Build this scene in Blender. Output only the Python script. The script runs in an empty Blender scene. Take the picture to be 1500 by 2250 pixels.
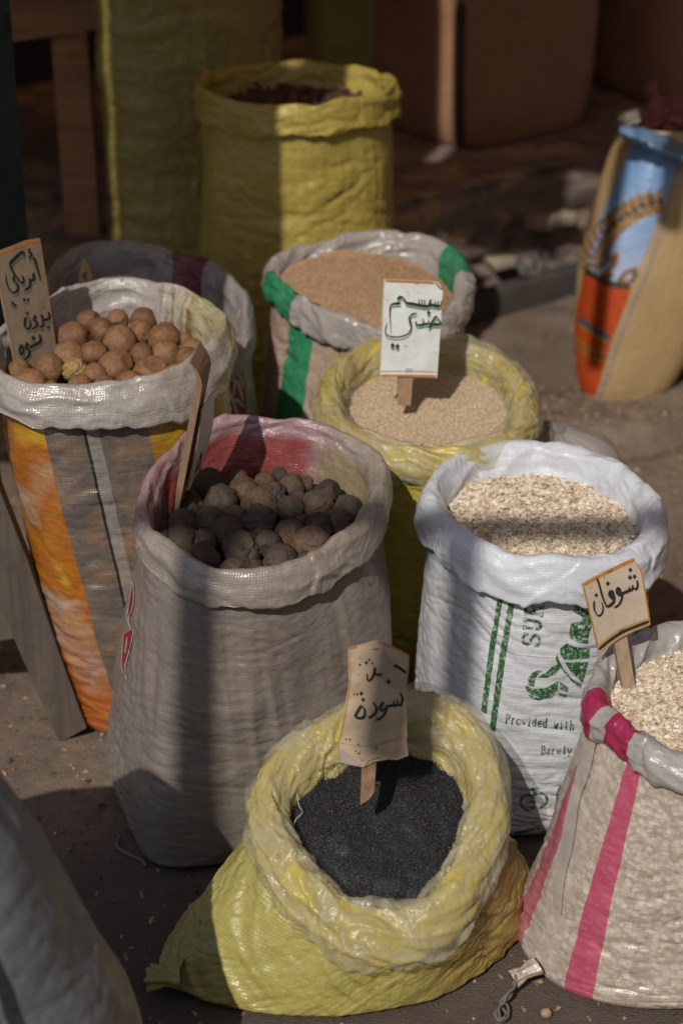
import bpy, bmesh, math, random
import numpy as np
from mathutils import Vector, Matrix
from mathutils.bvhtree import BVHTree

random.seed(7)
RNG = np.random.default_rng(11)
PI = math.pi
scene = bpy.context.scene
COL = scene.collection

# ------------------------------------------------------------------ camera
CAM_H, PITCH, FPX = 2.0, math.radians(27.0), 4500.0      # FPX: focal length in pixels of the 1500 x 2250 photograph
CAM = Vector((0, 0, CAM_H))
cd = bpy.data.cameras.new('camera')
cam = bpy.data.objects.new('camera', cd)
COL.objects.link(cam)
cam.location = CAM
cam.rotation_euler = (PI / 2 - PITCH, 0, 0)
cd.sensor_fit = 'VERTICAL'
cd.sensor_height = 36.0
cd.lens = 36.0 * FPX / 2250.0
cd.clip_end = 500
cd.dof.use_dof = True
cd.dof.focus_distance = 3.12
cd.dof.aperture_fstop = 2.8
scene.camera = cam

# ------------------------------------------------------------------ world, sun, exposure
SUN_DIR = Vector((0.25, 0.69, -0.66)).normalized()       # the way the light travels
world = bpy.data.worlds.new('World')
scene.world = world
world.use_nodes = True
wn = world.node_tree.nodes
sky = wn.new('ShaderNodeTexSky')
sky.sky_type = 'NISHITA'
sky.sun_disc = False
sky.sun_elevation = math.asin(-SUN_DIR.z)
sky.sun_rotation = math.atan2(-SUN_DIR.x, -SUN_DIR.y)
bg = wn['Background']
bg.inputs['Strength'].default_value = 0.10
world.node_tree.links.new(sky.outputs[0], bg.inputs['Color'])
sl = bpy.data.lights.new('sun', 'SUN')
sl.energy = 3.6
sl.angle = math.radians(0.5)
sl.color = (1.0, 0.95, 0.88)
sun = bpy.data.objects.new('sun', sl)
COL.objects.link(sun)
sun.location = (-2, -5, 6)
sun.rotation_euler = SUN_DIR.to_track_quat('-Z', 'Y').to_euler()
scene.view_settings.view_transform = 'Standard'
scene.view_settings.look = 'None'
scene.view_settings.gamma = 1
scene.view_settings.exposure = -0.28
scene.view_settings.use_curve_mapping = False
scene.cycles.max_bounces = 8
scene.cycles.use_denoising = True

# ------------------------------------------------------------------ pixel <-> place
RIGHT = Vector((1, 0, 0))
FWD = Vector((0, math.cos(PITCH), -math.sin(PITCH)))
UP = Vector((0, math.sin(PITCH), math.cos(PITCH)))

def ray(px, py):
    return (FWD + RIGHT * ((px - 750) / FPX) + UP * ((1125 - py) / FPX))

def at_z(px, py, z):
    d = ray(px, py)
    return CAM + d * ((z - CAM_H) / d.z)

def at_y(px, py, y):
    d = ray(px, py)
    return CAM + d * (y / d.y)

def at_plane(px, py, p0, n):
    d = ray(px, py)
    return CAM + d * ((p0 - CAM).dot(n) / d.dot(n))

# ------------------------------------------------------------------ numpy noise
_perm = RNG.permutation(256).astype(np.int64)
_perm = np.concatenate([_perm, _perm, _perm])
_grad = RNG.normal(size=(256, 3))
_grad /= np.linalg.norm(_grad, axis=1)[:, None]

def noise3(x, y, z):
    x, y, z = np.broadcast_arrays(np.asarray(x, float), np.asarray(y, float), np.asarray(z, float))
    xi, yi, zi = np.floor(x), np.floor(y), np.floor(z)
    xf, yf, zf = x - xi, y - yi, z - zi
    xi, yi, zi = xi.astype(np.int64) & 255, yi.astype(np.int64) & 255, zi.astype(np.int64) & 255
    f = lambda t: t * t * t * (t * (t * 6 - 15) + 10)
    u, v, w = f(xf), f(yf), f(zf)
    out = 0
    for dx in (0, 1):
        for dy in (0, 1):
            for dz in (0, 1):
                h = _perm[_perm[_perm[xi + dx] + yi + dy] + zi + dz]
                g = _grad[h]
                val = g[..., 0] * (xf - dx) + g[..., 1] * (yf - dy) + g[..., 2] * (zf - dz)
                wt = (u if dx else 1 - u) * (v if dy else 1 - v) * (w if dz else 1 - w)
                out = out + val * wt
    return out * 1.6

def fbm(x, y, z, oct=3):
    s, a = 0, 1.0
    for i in range(oct):
        s = s + a * noise3(x * 2 ** i + 17 * i, y * 2 ** i, z * 2 ** i)
        a *= 0.5
    return s

def ridged(x, y, z):
    return 1 - 2 * np.abs(noise3(x, y, z))

# ------------------------------------------------------------------ objects
def link(o, parent=None):
    COL.objects.link(o)
    if parent is not None:
        o.parent = parent
    return o

def tag(o, label=None, cat=None, group=None, kind=None):
    if label: o['label'] = label
    if cat: o['category'] = cat
    if group: o['group'] = group
    if kind: o['kind'] = kind
    return o

def thing(name, loc, label, cat, group=None):
    o = bpy.data.objects.new(name, None)
    o.empty_display_size = 0.05
    o.location = loc
    link(o)
    return tag(o, label, cat, group)

def mesh_obj(name, verts, faces, mats, parent=None, smooth=True, uvs=None, colors=None, mat_index=None):
    """verts in world coordinates; stored relative to the parent's place"""
    v = np.asarray(verts, float)
    off = Vector((0, 0, 0))
    p = parent
    while p is not None:
        off += p.location
        p = p.parent
    me = bpy.data.meshes.new(name)
    me.from_pydata((v - np.array(off)).tolist(), [], faces if isinstance(faces, list) else faces.tolist())
    if smooth:
        me.polygons.foreach_set('use_smooth', np.ones(len(me.polygons), bool))
    if not isinstance(mats, (list, tuple)): mats = [mats]
    for m in mats: me.materials.append(m)
    if mat_index is not None:
        me.polygons.foreach_set('material_index', np.asarray(mat_index, np.int32))
    li = np.zeros(len(me.loops), np.int32)
    me.loops.foreach_get('vertex_index', li)
    if uvs:
        for nm, uv in uvs.items():
            l = me.uv_layers.new(name=nm)
            l.data.foreach_set('uv', np.asarray(uv, np.float32)[li].ravel())
    if colors is not None:
        a = me.color_attributes.new('tint', 'FLOAT_COLOR', 'POINT')
        c = np.ones((len(v), 4), np.float32)
        c[:, :3] = colors
        a.data.foreach_set('color', c.ravel())
    me.update()
    return link(bpy.data.objects.new(name, me), parent)

def grid_faces(rows, cols):
    r, c = np.meshgrid(np.arange(rows - 1), np.arange(cols - 1), indexing='ij')
    a = (r * cols + c).ravel()
    return np.stack([a, a + 1, a + cols + 1, a + cols], 1)

def grid_normals(P):
    du = np.empty_like(P)
    du[:, 1:-1] = P[:, 2:] - P[:, :-2]
    du[:, 0] = P[:, 1] - P[:, -2]
    du[:, -1] = du[:, 0]
    dv = np.gradient(P, axis=0)
    n = np.cross(du, dv)
    return n / (np.linalg.norm(n, axis=2)[..., None] + 1e-9)

def box_geo(c, sx, sy, sz, rot=None, bev=0.0, jit=0.0):
    bm = bmesh.new()
    bmesh.ops.create_cube(bm, size=1)
    bmesh.ops.scale(bm, vec=(sx, sy, sz), verts=bm.verts)
    if bev:
        bmesh.ops.bevel(bm, geom=list(bm.edges), offset=bev, segments=2, affect='EDGES', profile=0.6)
    if jit:
        long = [e for e in bm.edges if e.calc_length() > 0.08]
        bmesh.ops.subdivide_edges(bm, edges=long, cuts=7, use_grid_fill=True)
        for v in bm.verts:
            q = v.co * 9
            s = c[0] * 7 + c[2] * 13
            v.co += Vector((float(noise3(q.x + s, q.y, q.z)), float(noise3(q.x, q.y + s, q.z + 9)), float(noise3(q.x, q.y + 5, q.z + s)))) * jit
    M = Matrix.Translation(Vector(c)) @ (rot.to_4x4() if rot is not None else Matrix.Identity(4))
    bmesh.ops.transform(bm, matrix=M, verts=bm.verts)
    bm.verts.index_update()
    v = [tuple(x.co) for x in bm.verts]
    f = [[x.index for x in p.verts] for p in bm.faces]
    bm.free()
    return v, f

def tube_geo(pts, r, seg=8, r2=None):
    pts = [Vector(p) for p in pts]
    V, F = [], []
    for i, p in enumerate(pts):
        t = (pts[min(i + 1, len(pts) - 1)] - pts[max(i - 1, 0)]).normalized()
        a = t.cross(Vector((0.31, 0.2, 0.93))).normalized()
        b = t.cross(a)
        rr = r if r2 is None else r + (r2 - r) * i / (len(pts) - 1)
        for k in range(seg):
            w = 2 * PI * k / seg
            V.append(tuple(p + a * (rr * math.cos(w)) + b * (rr * math.sin(w))))
    for i in range(len(pts) - 1):
        for k in range(seg):
            k2 = (k + 1) % seg
            F.append([i * seg + k, i * seg + k2, (i + 1) * seg + k2, (i + 1) * seg + k])
    F.append(list(range(seg))[::-1])
    F.append([(len(pts) - 1) * seg + k for k in range(seg)])
    return V, F

# ------------------------------------------------------------------ materials
def new_mat(name):
    m = bpy.data.materials.new(name)
    m.use_nodes = True
    nt = m.node_tree
    b = nt.nodes['Principled BSDF']
    return m, nt, b

class NB:
    """small node helper"""
    def __init__(s, nt): s.nt = nt
    def n(s, t, **kw):
        x = s.nt.nodes.new(t)
        for k, v in kw.items():
            if k in x.inputs.keys(): pass
            setattr(x, k, v)
        return x
    def l(s, a, b): s.nt.links.new(a, b)
    def tex(s, kind='Object'):
        return s.n('ShaderNodeTexCoord').outputs[kind]
    def uv(s, name):
        x = s.n('ShaderNodeUVMap'); x.uv_map = name
        return x.outputs[0]
    def scale(s, v, sc, loc=(0, 0, 0), rot=(0, 0, 0)):
        m = s.n('ShaderNodeMapping')
        m.inputs['Scale'].default_value = sc
        m.inputs['Location'].default_value = loc
        m.inputs['Rotation'].default_value = rot
        s.l(v, m.inputs[0])
        return m.outputs[0]
    def noise(s, v, sc, detail=4, rough=0.55, dist=0.0):
        t = s.n('ShaderNodeTexNoise')
        t.inputs['Scale'].default_value = sc
        t.inputs['Detail'].default_value = detail
        t.inputs['Roughness'].default_value = rough
        t.inputs['Distortion'].default_value = dist
        s.l(v, t.inputs['Vector'])
        return t.outputs['Fac']
    def voro(s, v, sc, feature='F1', out='Distance', rnd=1.0):
        t = s.n('ShaderNodeTexVoronoi')
        t.feature = feature
        t.inputs['Scale'].default_value = sc
        t.inputs['Randomness'].default_value = rnd
        s.l(v, t.inputs['Vector'])
        return t.outputs[out]
    def wave(s, v, sc, d='X', dist=0.0):
        t = s.n('ShaderNodeTexWave')
        t.bands_direction = d
        t.inputs['Scale'].default_value = sc
        t.inputs['Distortion'].default_value = dist
        s.l(v, t.inputs['Vector'])
        return t.outputs['Fac']
    def ramp(s, f, stops, interp='LINEAR'):
        r = s.n('ShaderNodeValToRGB')
        cr = r.color_ramp
        cr.interpolation = interp
        while len(cr.elements) > 1: cr.elements.remove(cr.elements[0])
        for i, (p, c) in enumerate(stops):
            e = cr.elements[0] if i == 0 else cr.elements.new(p)
            e.position = p
            e.color = (c[0], c[1], c[2], 1) if isinstance(c, (tuple, list)) else (c, c, c, 1)
        s.l(f, r.inputs[0])
        return r.outputs[0]
    def mix(s, f, a, b, blend='MIX'):
        m = s.n('ShaderNodeMix'); m.data_type = 'RGBA'; m.blend_type = blend
        for sock, val in ((m.inputs[0], f), (m.inputs[6], a), (m.inputs[7], b)):
            if isinstance(val, (int, float)): sock.default_value = val
            elif isinstance(val, (tuple, list)): sock.default_value = (*val[:3], 1)
            else: s.l(val, sock)
        return m.outputs[2]
    def math(s, op, a, b=0.0, clamp=False):
        m = s.n('ShaderNodeMath'); m.operation = op; m.use_clamp = clamp
        for i, val in enumerate((a, b)):
            if isinstance(val, (int, float)): m.inputs[i].default_value = val
            else: s.l(val, m.inputs[i])
        return m.outputs[0]
    def sep(s, v):
        x = s.n('ShaderNodeSeparateXYZ'); s.l(v, x.inputs[0])
        return x.outputs
    def bump(s, h, strength, dist=0.002, prev=None):
        b = s.n('ShaderNodeBump')
        b.inputs['Strength'].default_value = strength
        b.inputs['Distance'].default_value = dist
        s.l(h, b.inputs['Height'])
        if prev is not None: s.l(prev, b.inputs['Normal'])
        return b.outputs[0]

def fabric(name, col, stripes=(), rough=0.38, weave=0.5, wcol=0.12, crease=0.5, dirt=0.35, trans=0.12, spec=0.5, custom=None, dirtcol=(0.16, 0.12, 0.085), cscale=(18, 70, 1)):
    """woven or film plastic; UV 'frac' = (turn round the sack, metres up), 'met' = metres"""
    m, nt, b = new_mat(name)
    q = NB(nt)
    fr, me = q.uv('frac'), q.uv('met')
    u, v, _ = q.sep(fr)
    c = None
    if stripes:
        stops = [(0.0, col)]
        for (a, z, sc) in stripes:
            stops += [(a, sc), (z, col)]
        wob = q.math('MULTIPLY', q.math('SUBTRACT', q.noise(me, 14, 2), 0.5), 0.006)
        c = q.ramp(q.math('ADD', u, wob), stops, 'CONSTANT')
    else:
        rgb = q.n('ShaderNodeRGB'); rgb.outputs[0].default_value = (*col, 1)
        c = rgb.outputs[0]
    if custom: c = custom(q, c, u, v, me)
    # uneven tone, threads, dirt
    big = q.noise(me, 7, 4, 0.6)
    c = q.mix(q.math('MULTIPLY', q.ramp(big, [(0.35, 0.0), (0.75, 1.0)]), dirt), c, dirtcol)
    w1 = q.wave(q.scale(me, (1, 1, 1)), 74.8, 'X', 0.6)
    w2 = q.wave(q.scale(me, (1, 1, 1)), 74.8, 'Y', 0.6)
    wv = q.math('MULTIPLY', w1, w2)
    thread = q.noise(q.scale(me, (60, 420, 1)), 1, 2)
    thread2 = q.noise(q.scale(me, (420, 60, 1)), 1, 2)
    th = q.math('MULTIPLY', thread, thread2)
    dark = q.ramp(th, [(0.12, 1 - wcol * 2.2), (0.30, 1.0), (0.46, 1 + wcol)])
    c = q.mix(1.0, c, dark, 'MULTIPLY')
    q.l(c, b.inputs['Base Color'])
    rr = q.ramp(q.noise(me, 40, 3), [(0.3, rough - 0.1), (0.7, rough + 0.16)])
    q.l(rr, b.inputs['Roughness'])
    b.inputs['Specular IOR Level'].default_value = spec
    nb = q.bump(wv, 0.35 * weave, 0.0012)
    nb = q.bump(q.noise(q.scale(me, cscale), 1, 4, 0.6, 0.5), crease, 0.004, nb)
    wp = q.n('ShaderNodeVectorMath'); wp.operation = 'ADD'
    q.l(q.scale(me, (1, 1, 1)), wp.inputs[0])
    nz = q.n('ShaderNodeTexNoise'); nz.inputs['Scale'].default_value = 18; q.l(me, nz.inputs['Vector'])
    wm = q.n('ShaderNodeVectorMath'); wm.operation = 'SCALE'; wm.inputs[3].default_value = 0.035
    q.l(nz.outputs['Color'], wm.inputs[0]); q.l(wm.outputs[0], wp.inputs[1])
    cr_ = q.voro(q.scale(wp.outputs[0], (24, 40, 1), rot=(0, 0, 0.5)), 1, 'DISTANCE_TO_EDGE')
    nb = q.bump(cr_, crease * 0.55, 0.006, nb)
    q.l(nb, b.inputs['Normal'])
    if trans:
        t = q.n('ShaderNodeBsdfTranslucent')
        q.l(c, t.inputs['Color']); q.l(nb, t.inputs['Normal'])
        ms = q.n('ShaderNodeMixShader'); ms.inputs[0].default_value = trans
        q.l(b.outputs[0], ms.inputs[1]); q.l(t.outputs[0], ms.inputs[2])
        q.l(ms.outputs[0], nt.nodes['Material Output'].inputs[0])
    return m

def paint(name, col, rough=0.6, var=0.25, sc=30, bump=0.15, spec=0.4, speck=None):
    m, nt, b = new_mat(name)
    q = NB(nt)
    o = q.tex('Object')
    n = q.noise(o, sc, 5, 0.6)
    c = q.mix(q.ramp(n, [(0.3, 0.0), (0.75, 1.0)]), col, tuple(x * (1 - var) for x in col))
    if speck:
        c = q.mix(q.ramp(q.noise(o, speck[0], 3, 0.6), [(speck[1], 0.0), (speck[1] + 0.06, 1.0)]), c, speck[2])
    q.l(c, b.inputs['Base Color'])
    b.inputs['Roughness'].default_value = rough
    b.inputs['Specular IOR Level'].default_value = spec
    q.l(q.bump(n, bump, 0.003), b.inputs['Normal'])
    return m

def wood(name, c1, c2, axis='Z', rough=0.7, sc=1.0):
    m, nt, b = new_mat(name)
    q = NB(nt)
    o = q.tex('Object')
    s = {'X': (4, 60, 60), 'Y': (60, 4, 60), 'Z': (60, 60, 4)}[axis]
    v = q.scale(o, tuple(x * sc for x in s))
    n = q.noise(v, 1, 5, 0.6, 0.8)
    c = q.ramp(n, [(0.3, c2), (0.7, c1)])
    st = q.noise(o, 9, 4, 0.65)
    c = q.mix(q.ramp(st, [(0.5, 0.0), (0.75, 0.6)]), c, tuple(x * 0.45 for x in c2))
    q.l(c, b.inputs['Base Color'])
    b.inputs['Roughness'].default_value = rough
    nb = q.bump(n, 0.35, 0.002)
    q.l(nb, b.inputs['Normal'])
    return m

def tinted(name, rough=0.75, spec=0.25, bump=0.0, mul=(1, 1, 1)):
    m, nt, b = new_mat(name)
    q = NB(nt)
    a = q.n('ShaderNodeVertexColor'); a.layer_name = 'tint'
    c = q.mix(1.0, a.outputs[0], mul, 'MULTIPLY')
    q.l(c, b.inputs['Base Color'])
    b.inputs['Roughness'].default_value = rough
    b.inputs['Specular IOR Level'].default_value = spec
    if bump:
        q.l(q.bump(q.noise(q.tex('Object'), 400, 2), bump, 0.002), b.inputs['Normal'])
    return m

# ------------------------------------------------------------------ 2-D tracing helpers
def smooth_line(pts, step=2.0, closed=False):
    p = [np.array(x, float) for x in pts]
    out = []
    n = len(p)
    for i in range(n - 1):
        p0, p1, p2, p3 = p[max(i - 1, 0)], p[i], p[i + 1], p[min(i + 2, n - 1)]
        k = max(2, int(np.linalg.norm(p2 - p1) / step))
        for j in range(k):
            t = j / k
            out.append(0.5 * ((2 * p1) + (-p0 + p2) * t + (2 * p0 - 5 * p1 + 4 * p2 - p3) * t * t + (-p0 + 3 * p1 - 3 * p2 + p3) * t ** 3))
    out.append(p[-1])
    return np.array(out)

def stroke2d(pts, w0, w1=None, step=2.0, smooth=True, pen=None):
    """ribbon in the picture's pixels; returns verts2d, quads. pen: nib angle, thins strokes drawn along it"""
    L = smooth_line(pts, step) if smooth and len(pts) > 2 else smooth_line(pts, step)
    w1 = w0 if w1 is None else w1
    t = np.gradient(L, axis=0)
    t /= np.linalg.norm(t, axis=1)[:, None] + 1e-9
    nrm = np.stack([-t[:, 1], t[:, 0]], 1)
    k = np.linspace(0, 1, len(L))
    w = w0 + (w1 - w0) * k
    if pen is not None:
        a = np.arctan2(t[:, 1], t[:, 0])
        w = w * (0.5 + 0.5 * np.abs(np.sin(a - pen)))
    w = w * np.minimum(1, 0.45 + 6 * np.minimum(k, 1 - k))
    A, B = L + nrm * w[:, None] / 2, L - nrm * w[:, None] / 2
    V = np.concatenate([A, L, B])
    n = len(L)
    F = [[i, i + 1, n + i + 1, n + i] for i in range(n - 1)] + [[n + i, n + i + 1, 2 * n + i + 1, 2 * n + i] for i in range(n - 1)]
    return V, F

def fill2d(poly, edge):
    bm = bmesh.new()
    vs = [bm.verts.new((x, y, 0)) for x, y in poly]
    bm.faces.new(vs)
    bmesh.ops.triangulate(bm, faces=bm.faces[:])
    for _ in range(7):
        es = [e for e in bm.edges if e.calc_length() > edge]
        if not es: break
        bmesh.ops.subdivide_edges(bm, edges=es, cuts=1)
        bmesh.ops.triangulate(bm, faces=[f for f in bm.faces if len(f.verts) > 3])
    bm.verts.index_update()
    V = np.array([v.co[:2] for v in bm.verts])
    F = [[v.index for v in f.verts] for f in bm.faces]
    bm.free()
    return V, F

def diamond(c, r, ry=None):
    ry = ry or r * 1.25
    x, y = c
    return [(x, y - ry), (x + r, y), (x, y + ry), (x - r, y)]

def merge2d(parts):
    V, F, o = [], [], 0
    for v, f in parts:
        V.append(v); F += [[i + o for i in q] for q in f]; o += len(v)
    return np.concatenate(V), F

def decal(name, parts, bvh, mat, parent, lift=0.0012, hem=None):
    """flat print laid on a sack's own surface"""
    V, F = merge2d(parts)
    out, ok = [], []
    for x, y in V:
        d = ray(x, y).normalized()
        h = bvh.ray_cast(CAM, d)
        if h[0] is None:
            out.append((0, 0, 0)); ok.append(False); continue
        n = h[1]
        if n.dot(d) > 0: n = -n
        out.append(tuple(h[0] + n * lift)); ok.append(True)
    O = np.array(out)
    F2 = []
    for f in F:
        if all(ok[i] for i in f):
            q = O[f]
            if np.max(np.linalg.norm(q - q[0], axis=1)) < 0.05: F2.append(f[::-1])
    used = sorted({i for f in F2 for i in f})
    mp = {a: i for i, a in enumerate(used)}
    return mesh_obj(name, O[used], [[mp[i] for i in f] for f in F2], mat, parent)

# ------------------------------------------------------------------ sacks
def polar_loop(pts, K=360, sig=5.0):
    """closed loop through points (x, y) -> centre, radius by turn (turn 0.5 faces the camera, 0.75 is to the right)"""
    p = np.array(pts, float)
    c = (p.min(0) + p.max(0)) / 2
    d = p - c
    u = (0.5 + np.arctan2(d[:, 0], -d[:, 1]) / (2 * PI)) % 1
    r = np.hypot(d[:, 0], d[:, 1])
    o = np.argsort(u)
    u, r = u[o], r[o]
    uu = np.arange(K) / K
    rr = np.interp(uu, np.concatenate([u[-1:] - 1, u, u[:1] + 1]), np.concatenate([r[-1:], r, r[:1]]))
    k = np.arange(-30, 31)
    g = np.exp(-(k / (sig * K / 360)) ** 2 / 2); g /= g.sum()
    rr = np.convolve(np.concatenate([rr[-30:], rr, rr[:30]]), g, 'valid')
    return c, rr

def rad_at(rr, u):
    K = len(rr)
    x = (np.asarray(u) % 1) * K
    i = np.floor(x).astype(int) % K
    f = x - np.floor(x)
    return rr[i] * (1 - f) + rr[(i + 1) % K] * f

class Rim:
    """mouth of a sack: loop traced along the roll, on a plane z = z0 + s (y - y0)"""
    def __init__(self, px, y0, z0, s, sig=5.0):
        self.y0, self.z0, self.s = y0, z0, s
        n = Vector((0, -s, 1)).normalized()
        self.n, self.p0 = n, Vector((0, y0, z0))
        pts = [at_plane(x, y, self.p0, n) for x, y in px]
        self.c, self.r = polar_loop([(p.x, p.y) for p in pts], sig=sig)
    def z(self, y): return self.z0 + self.s * (y - self.y0)
    def loop(self, u):
        a = 2 * PI * (np.asarray(u) - 0.5)
        r = rad_at(self.r, u)
        return self.c[0] + r * np.sin(a), self.c[1] - r * np.cos(a)
    def turn(self, px, py):
        p = at_plane(px, py, self.p0, self.n)
        return (0.5 + math.atan2(p.x - self.c[0], -(p.y - self.c[1])) / (2 * PI)) % 1

def base_loop(u, rx, ry, n, rot):
    a = 2 * PI * (u - 0.5)
    dx, dy = np.sin(a), -np.cos(a)
    cr, sr = math.cos(rot), math.sin(rot)
    lx, ly = dx * cr + dy * sr, -dx * sr + dy * cr
    return 1.0 / ((np.abs(lx) / rx) ** n + (np.abs(ly) / ry) ** n) ** (1.0 / n)

SEED = [0]
def sack_body(parent, rim, base, mats, N=220, M=120, inset=0.004, bulge=0.03, wr=0.004, lump=0.008, hz=1.0, round_=0.05,
              name='bag_body', cap=False, top=1.0, bend=(0, 0), pleat=0.0, bl=0.0, base_z=0.0, blow=1.0, slant=0.0, drape=0.0022, drape_slant=0.35):
    """base = (cx, cy, rx, ry, exponent, rotation); loft from the floor to the mouth with folds"""
    SEED[0] += 1
    sd = SEED[0] * 13.7
    cx, cy, rx, ry, ne, rot = base
    u = np.linspace(0, 1, N + 1)
    a = 2 * PI * (u - 0.5)
    sx, sy = np.sin(a), -np.cos(a)
    Rb = base_loop(u, rx, ry, ne, rot)
    Rr = rad_at(rim.r, u) - inset
    X, Y = rim.loop(u)
    zt = rim.z(rim.c[1] + sy * Rr)
    t = np.concatenate([np.linspace(0, 0.1, int(M * 0.2), endpoint=False), np.linspace(0.1, top, M - int(M * 0.2))])
    T = t[:, None]
    S = T ** blow
    cor = np.sqrt(np.clip(1 - (1 - np.clip(T / round_, 0, 1)) ** 2, 0, 1))
    R = Rb[None] * (1 - S) + Rr[None] * S
    R = R * (0.9 + 0.1 * cor) * (1 + (bulge + bl * np.clip(-sx, 0, 1)[None]) * np.sin(PI * np.clip(T, 0, 1) ** 0.8))
    Cx = cx + (rim.c[0] - cx) * S + bend[0] * np.sin(PI * T)
    Cy = cy + (rim.c[1] - cy) * S + bend[1] * np.sin(PI * T)
    P = np.empty((len(t), N + 1, 3))
    P[..., 0] = Cx + R * sx
    P[..., 1] = Cy + R * sy
    P[..., 2] = base_z + (zt - base_z)[None] * T * 1.0
    Nn = grid_normals(P)
    if np.mean(Nn[..., 0] * sx + Nn[..., 1] * sy) < 0: Nn = -Nn
    ra = 0.2
    ca, sa = np.sin(a)[None] * ra, np.cos(a)[None] * ra
    z = P[..., 2]
    env = np.clip(T / 0.05, 0, 1) * (1 - 0.85 * np.clip((T - 0.84) / 0.12, 0, 1))
    d = lump * 0.6 * fbm(ca * 6 + sd, sa * 6, z * 6, 2)
    gv = lambda n, w: np.exp(-np.abs(n) / w)
    # folds running round the sack, slanting and fading in and out
    sl_ = 0.25 * noise3(ca * 5, sa * 5 + sd, z * 3)
    zz_ = z + 0.16 * sl_ + slant * a[None] * 0.2
    n_a = noise3(ca * 7 + sd, sa * 7, zz_ * 30)
    n_b = noise3(ca * 13, sa * 13 + sd, zz_ * 62)
    msk = np.clip(0.35 + 1.6 * noise3(ca * 6, sa * 6 + sd, z * 7), 0, 1)
    low = 0.55 + 0.9 * np.exp(-T / 0.25) + 0.7 * np.exp(-(1 - T) / 0.18)
    diag = noise3(ca * 15 + z * 16 + sd, sa * 15 - z * 12, z * 6)
    d = d + wr * hz * low * (-0.8 * gv(n_a, 0.10) * msk - 0.4 * gv(n_b, 0.12) * (0.4 + msk) + 0.35 * n_a)
    d = d - wr * 0.7 * gv(diag, 0.07) * np.clip(0.2 + 1.4 * noise3(ca * 6 + 3, sa * 6, z * 6 + sd), 0, 1)
    d = d + wr * 0.22 * fbm(ca * 60, sa * 60 + sd, z * 60, 2)
    if drape:
        us = a[None] + drape_slant * T
        nd1 = noise3(np.sin(us) * 5.2 + sd, np.cos(us) * 5.2, T * 1.6)
        nd2 = noise3(np.sin(us) * 11 + sd, np.cos(us) * 11, T * 2.5 + 4)
        d = d + drape * (0.5 - 1.5 * np.abs(nd1) - 0.7 * np.abs(nd2)) * np.clip(0.3 + noise3(ca * 6, sa * 6 + sd, z * 5) * 1.4, 0.1, 1)
    if pleat:
        d = d + pleat * ridged(ca * 40 + sd, sa * 40, z * 3) * np.clip((T - 0.55) / 0.45, 0, 1) ** 1.5
    P = P + Nn * (d * env)[..., None]
    P[..., 2] = np.maximum(P[..., 2], base_z + 0.003 * np.ones_like(T))
    P[:, -1] = P[:, 0]
    V = P.reshape(-1, 3)
    F = grid_faces(len(t), N + 1)
    L = np.concatenate([[0], np.cumsum(np.linalg.norm(np.diff(P[:, N // 2], axis=0), axis=1))])
    per = 2 * PI * 0.2
    Uf = np.stack([np.repeat(u[None], len(t), 0), np.repeat(L[:, None], N + 1, 1)], 2).reshape(-1, 2)
    Um = Uf.copy(); Um[:, 0] = Uf[:, 0] * per
    F = F.tolist()
    # underside (and crown when closed)
    def fan(row, z, first):
        c = len(V)
        return c
    extraV, extraF = [], []
    b0 = len(V)
    extraV.append((cx, cy, base_z + 0.002))
    extraF += [[i + 1, i, b0] for i in range(N)]
    if cap:
        k = 10
        topc = P[-1]
        cen = topc[:-1].mean(0)
        prev = (len(t) - 1) * (N + 1)
        rise = cap
        for j in range(1, k):
            f = math.cos(PI / 2 * j / k)
            ring = cen + (topc - cen) * f
            ring[:, 2] = topc[:, 2] * f + cen[2] * (1 - f) + rise * math.sin(PI / 2 * j / k)
            ring[:, 2] += 0.012 * noise3(ring[:, 0] * 14, ring[:, 1] * 14, sd)
            s0 = b0 + len(extraV)
            extraV += ring.tolist()
            extraF += [[prev + i, prev + i + 1, s0 + i + 1, s0 + i] for i in range(N)]
            prev = s0
        s0 = b0 + len(extraV)
        extraV.append(tuple(cen + np.array([0, 0, rise])))
        extraF += [[prev + i, prev + i + 1, s0] for i in range(N)]
    V = np.concatenate([V, np.array(extraV)])
    pad = np.zeros((len(extraV), 2)); pad[:, 1] = L[-1]
    if cap:
        pad[1:-1, 0] = np.tile(u, (len(extraV) - 2) // (N + 1))
    Uf = np.concatenate([Uf, pad]); pm = pad.copy(); pm[:, 0] *= per
    Um = np.concatenate([Um, pm])
    F = F + extraF
    o = mesh_obj(name, V, F, mats, parent, uvs={'frac': Uf, 'met': Um})
    bvh = BVHTree.FromPolygons([tuple(x) for x in V], F)
    return o, bvh, P

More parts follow.
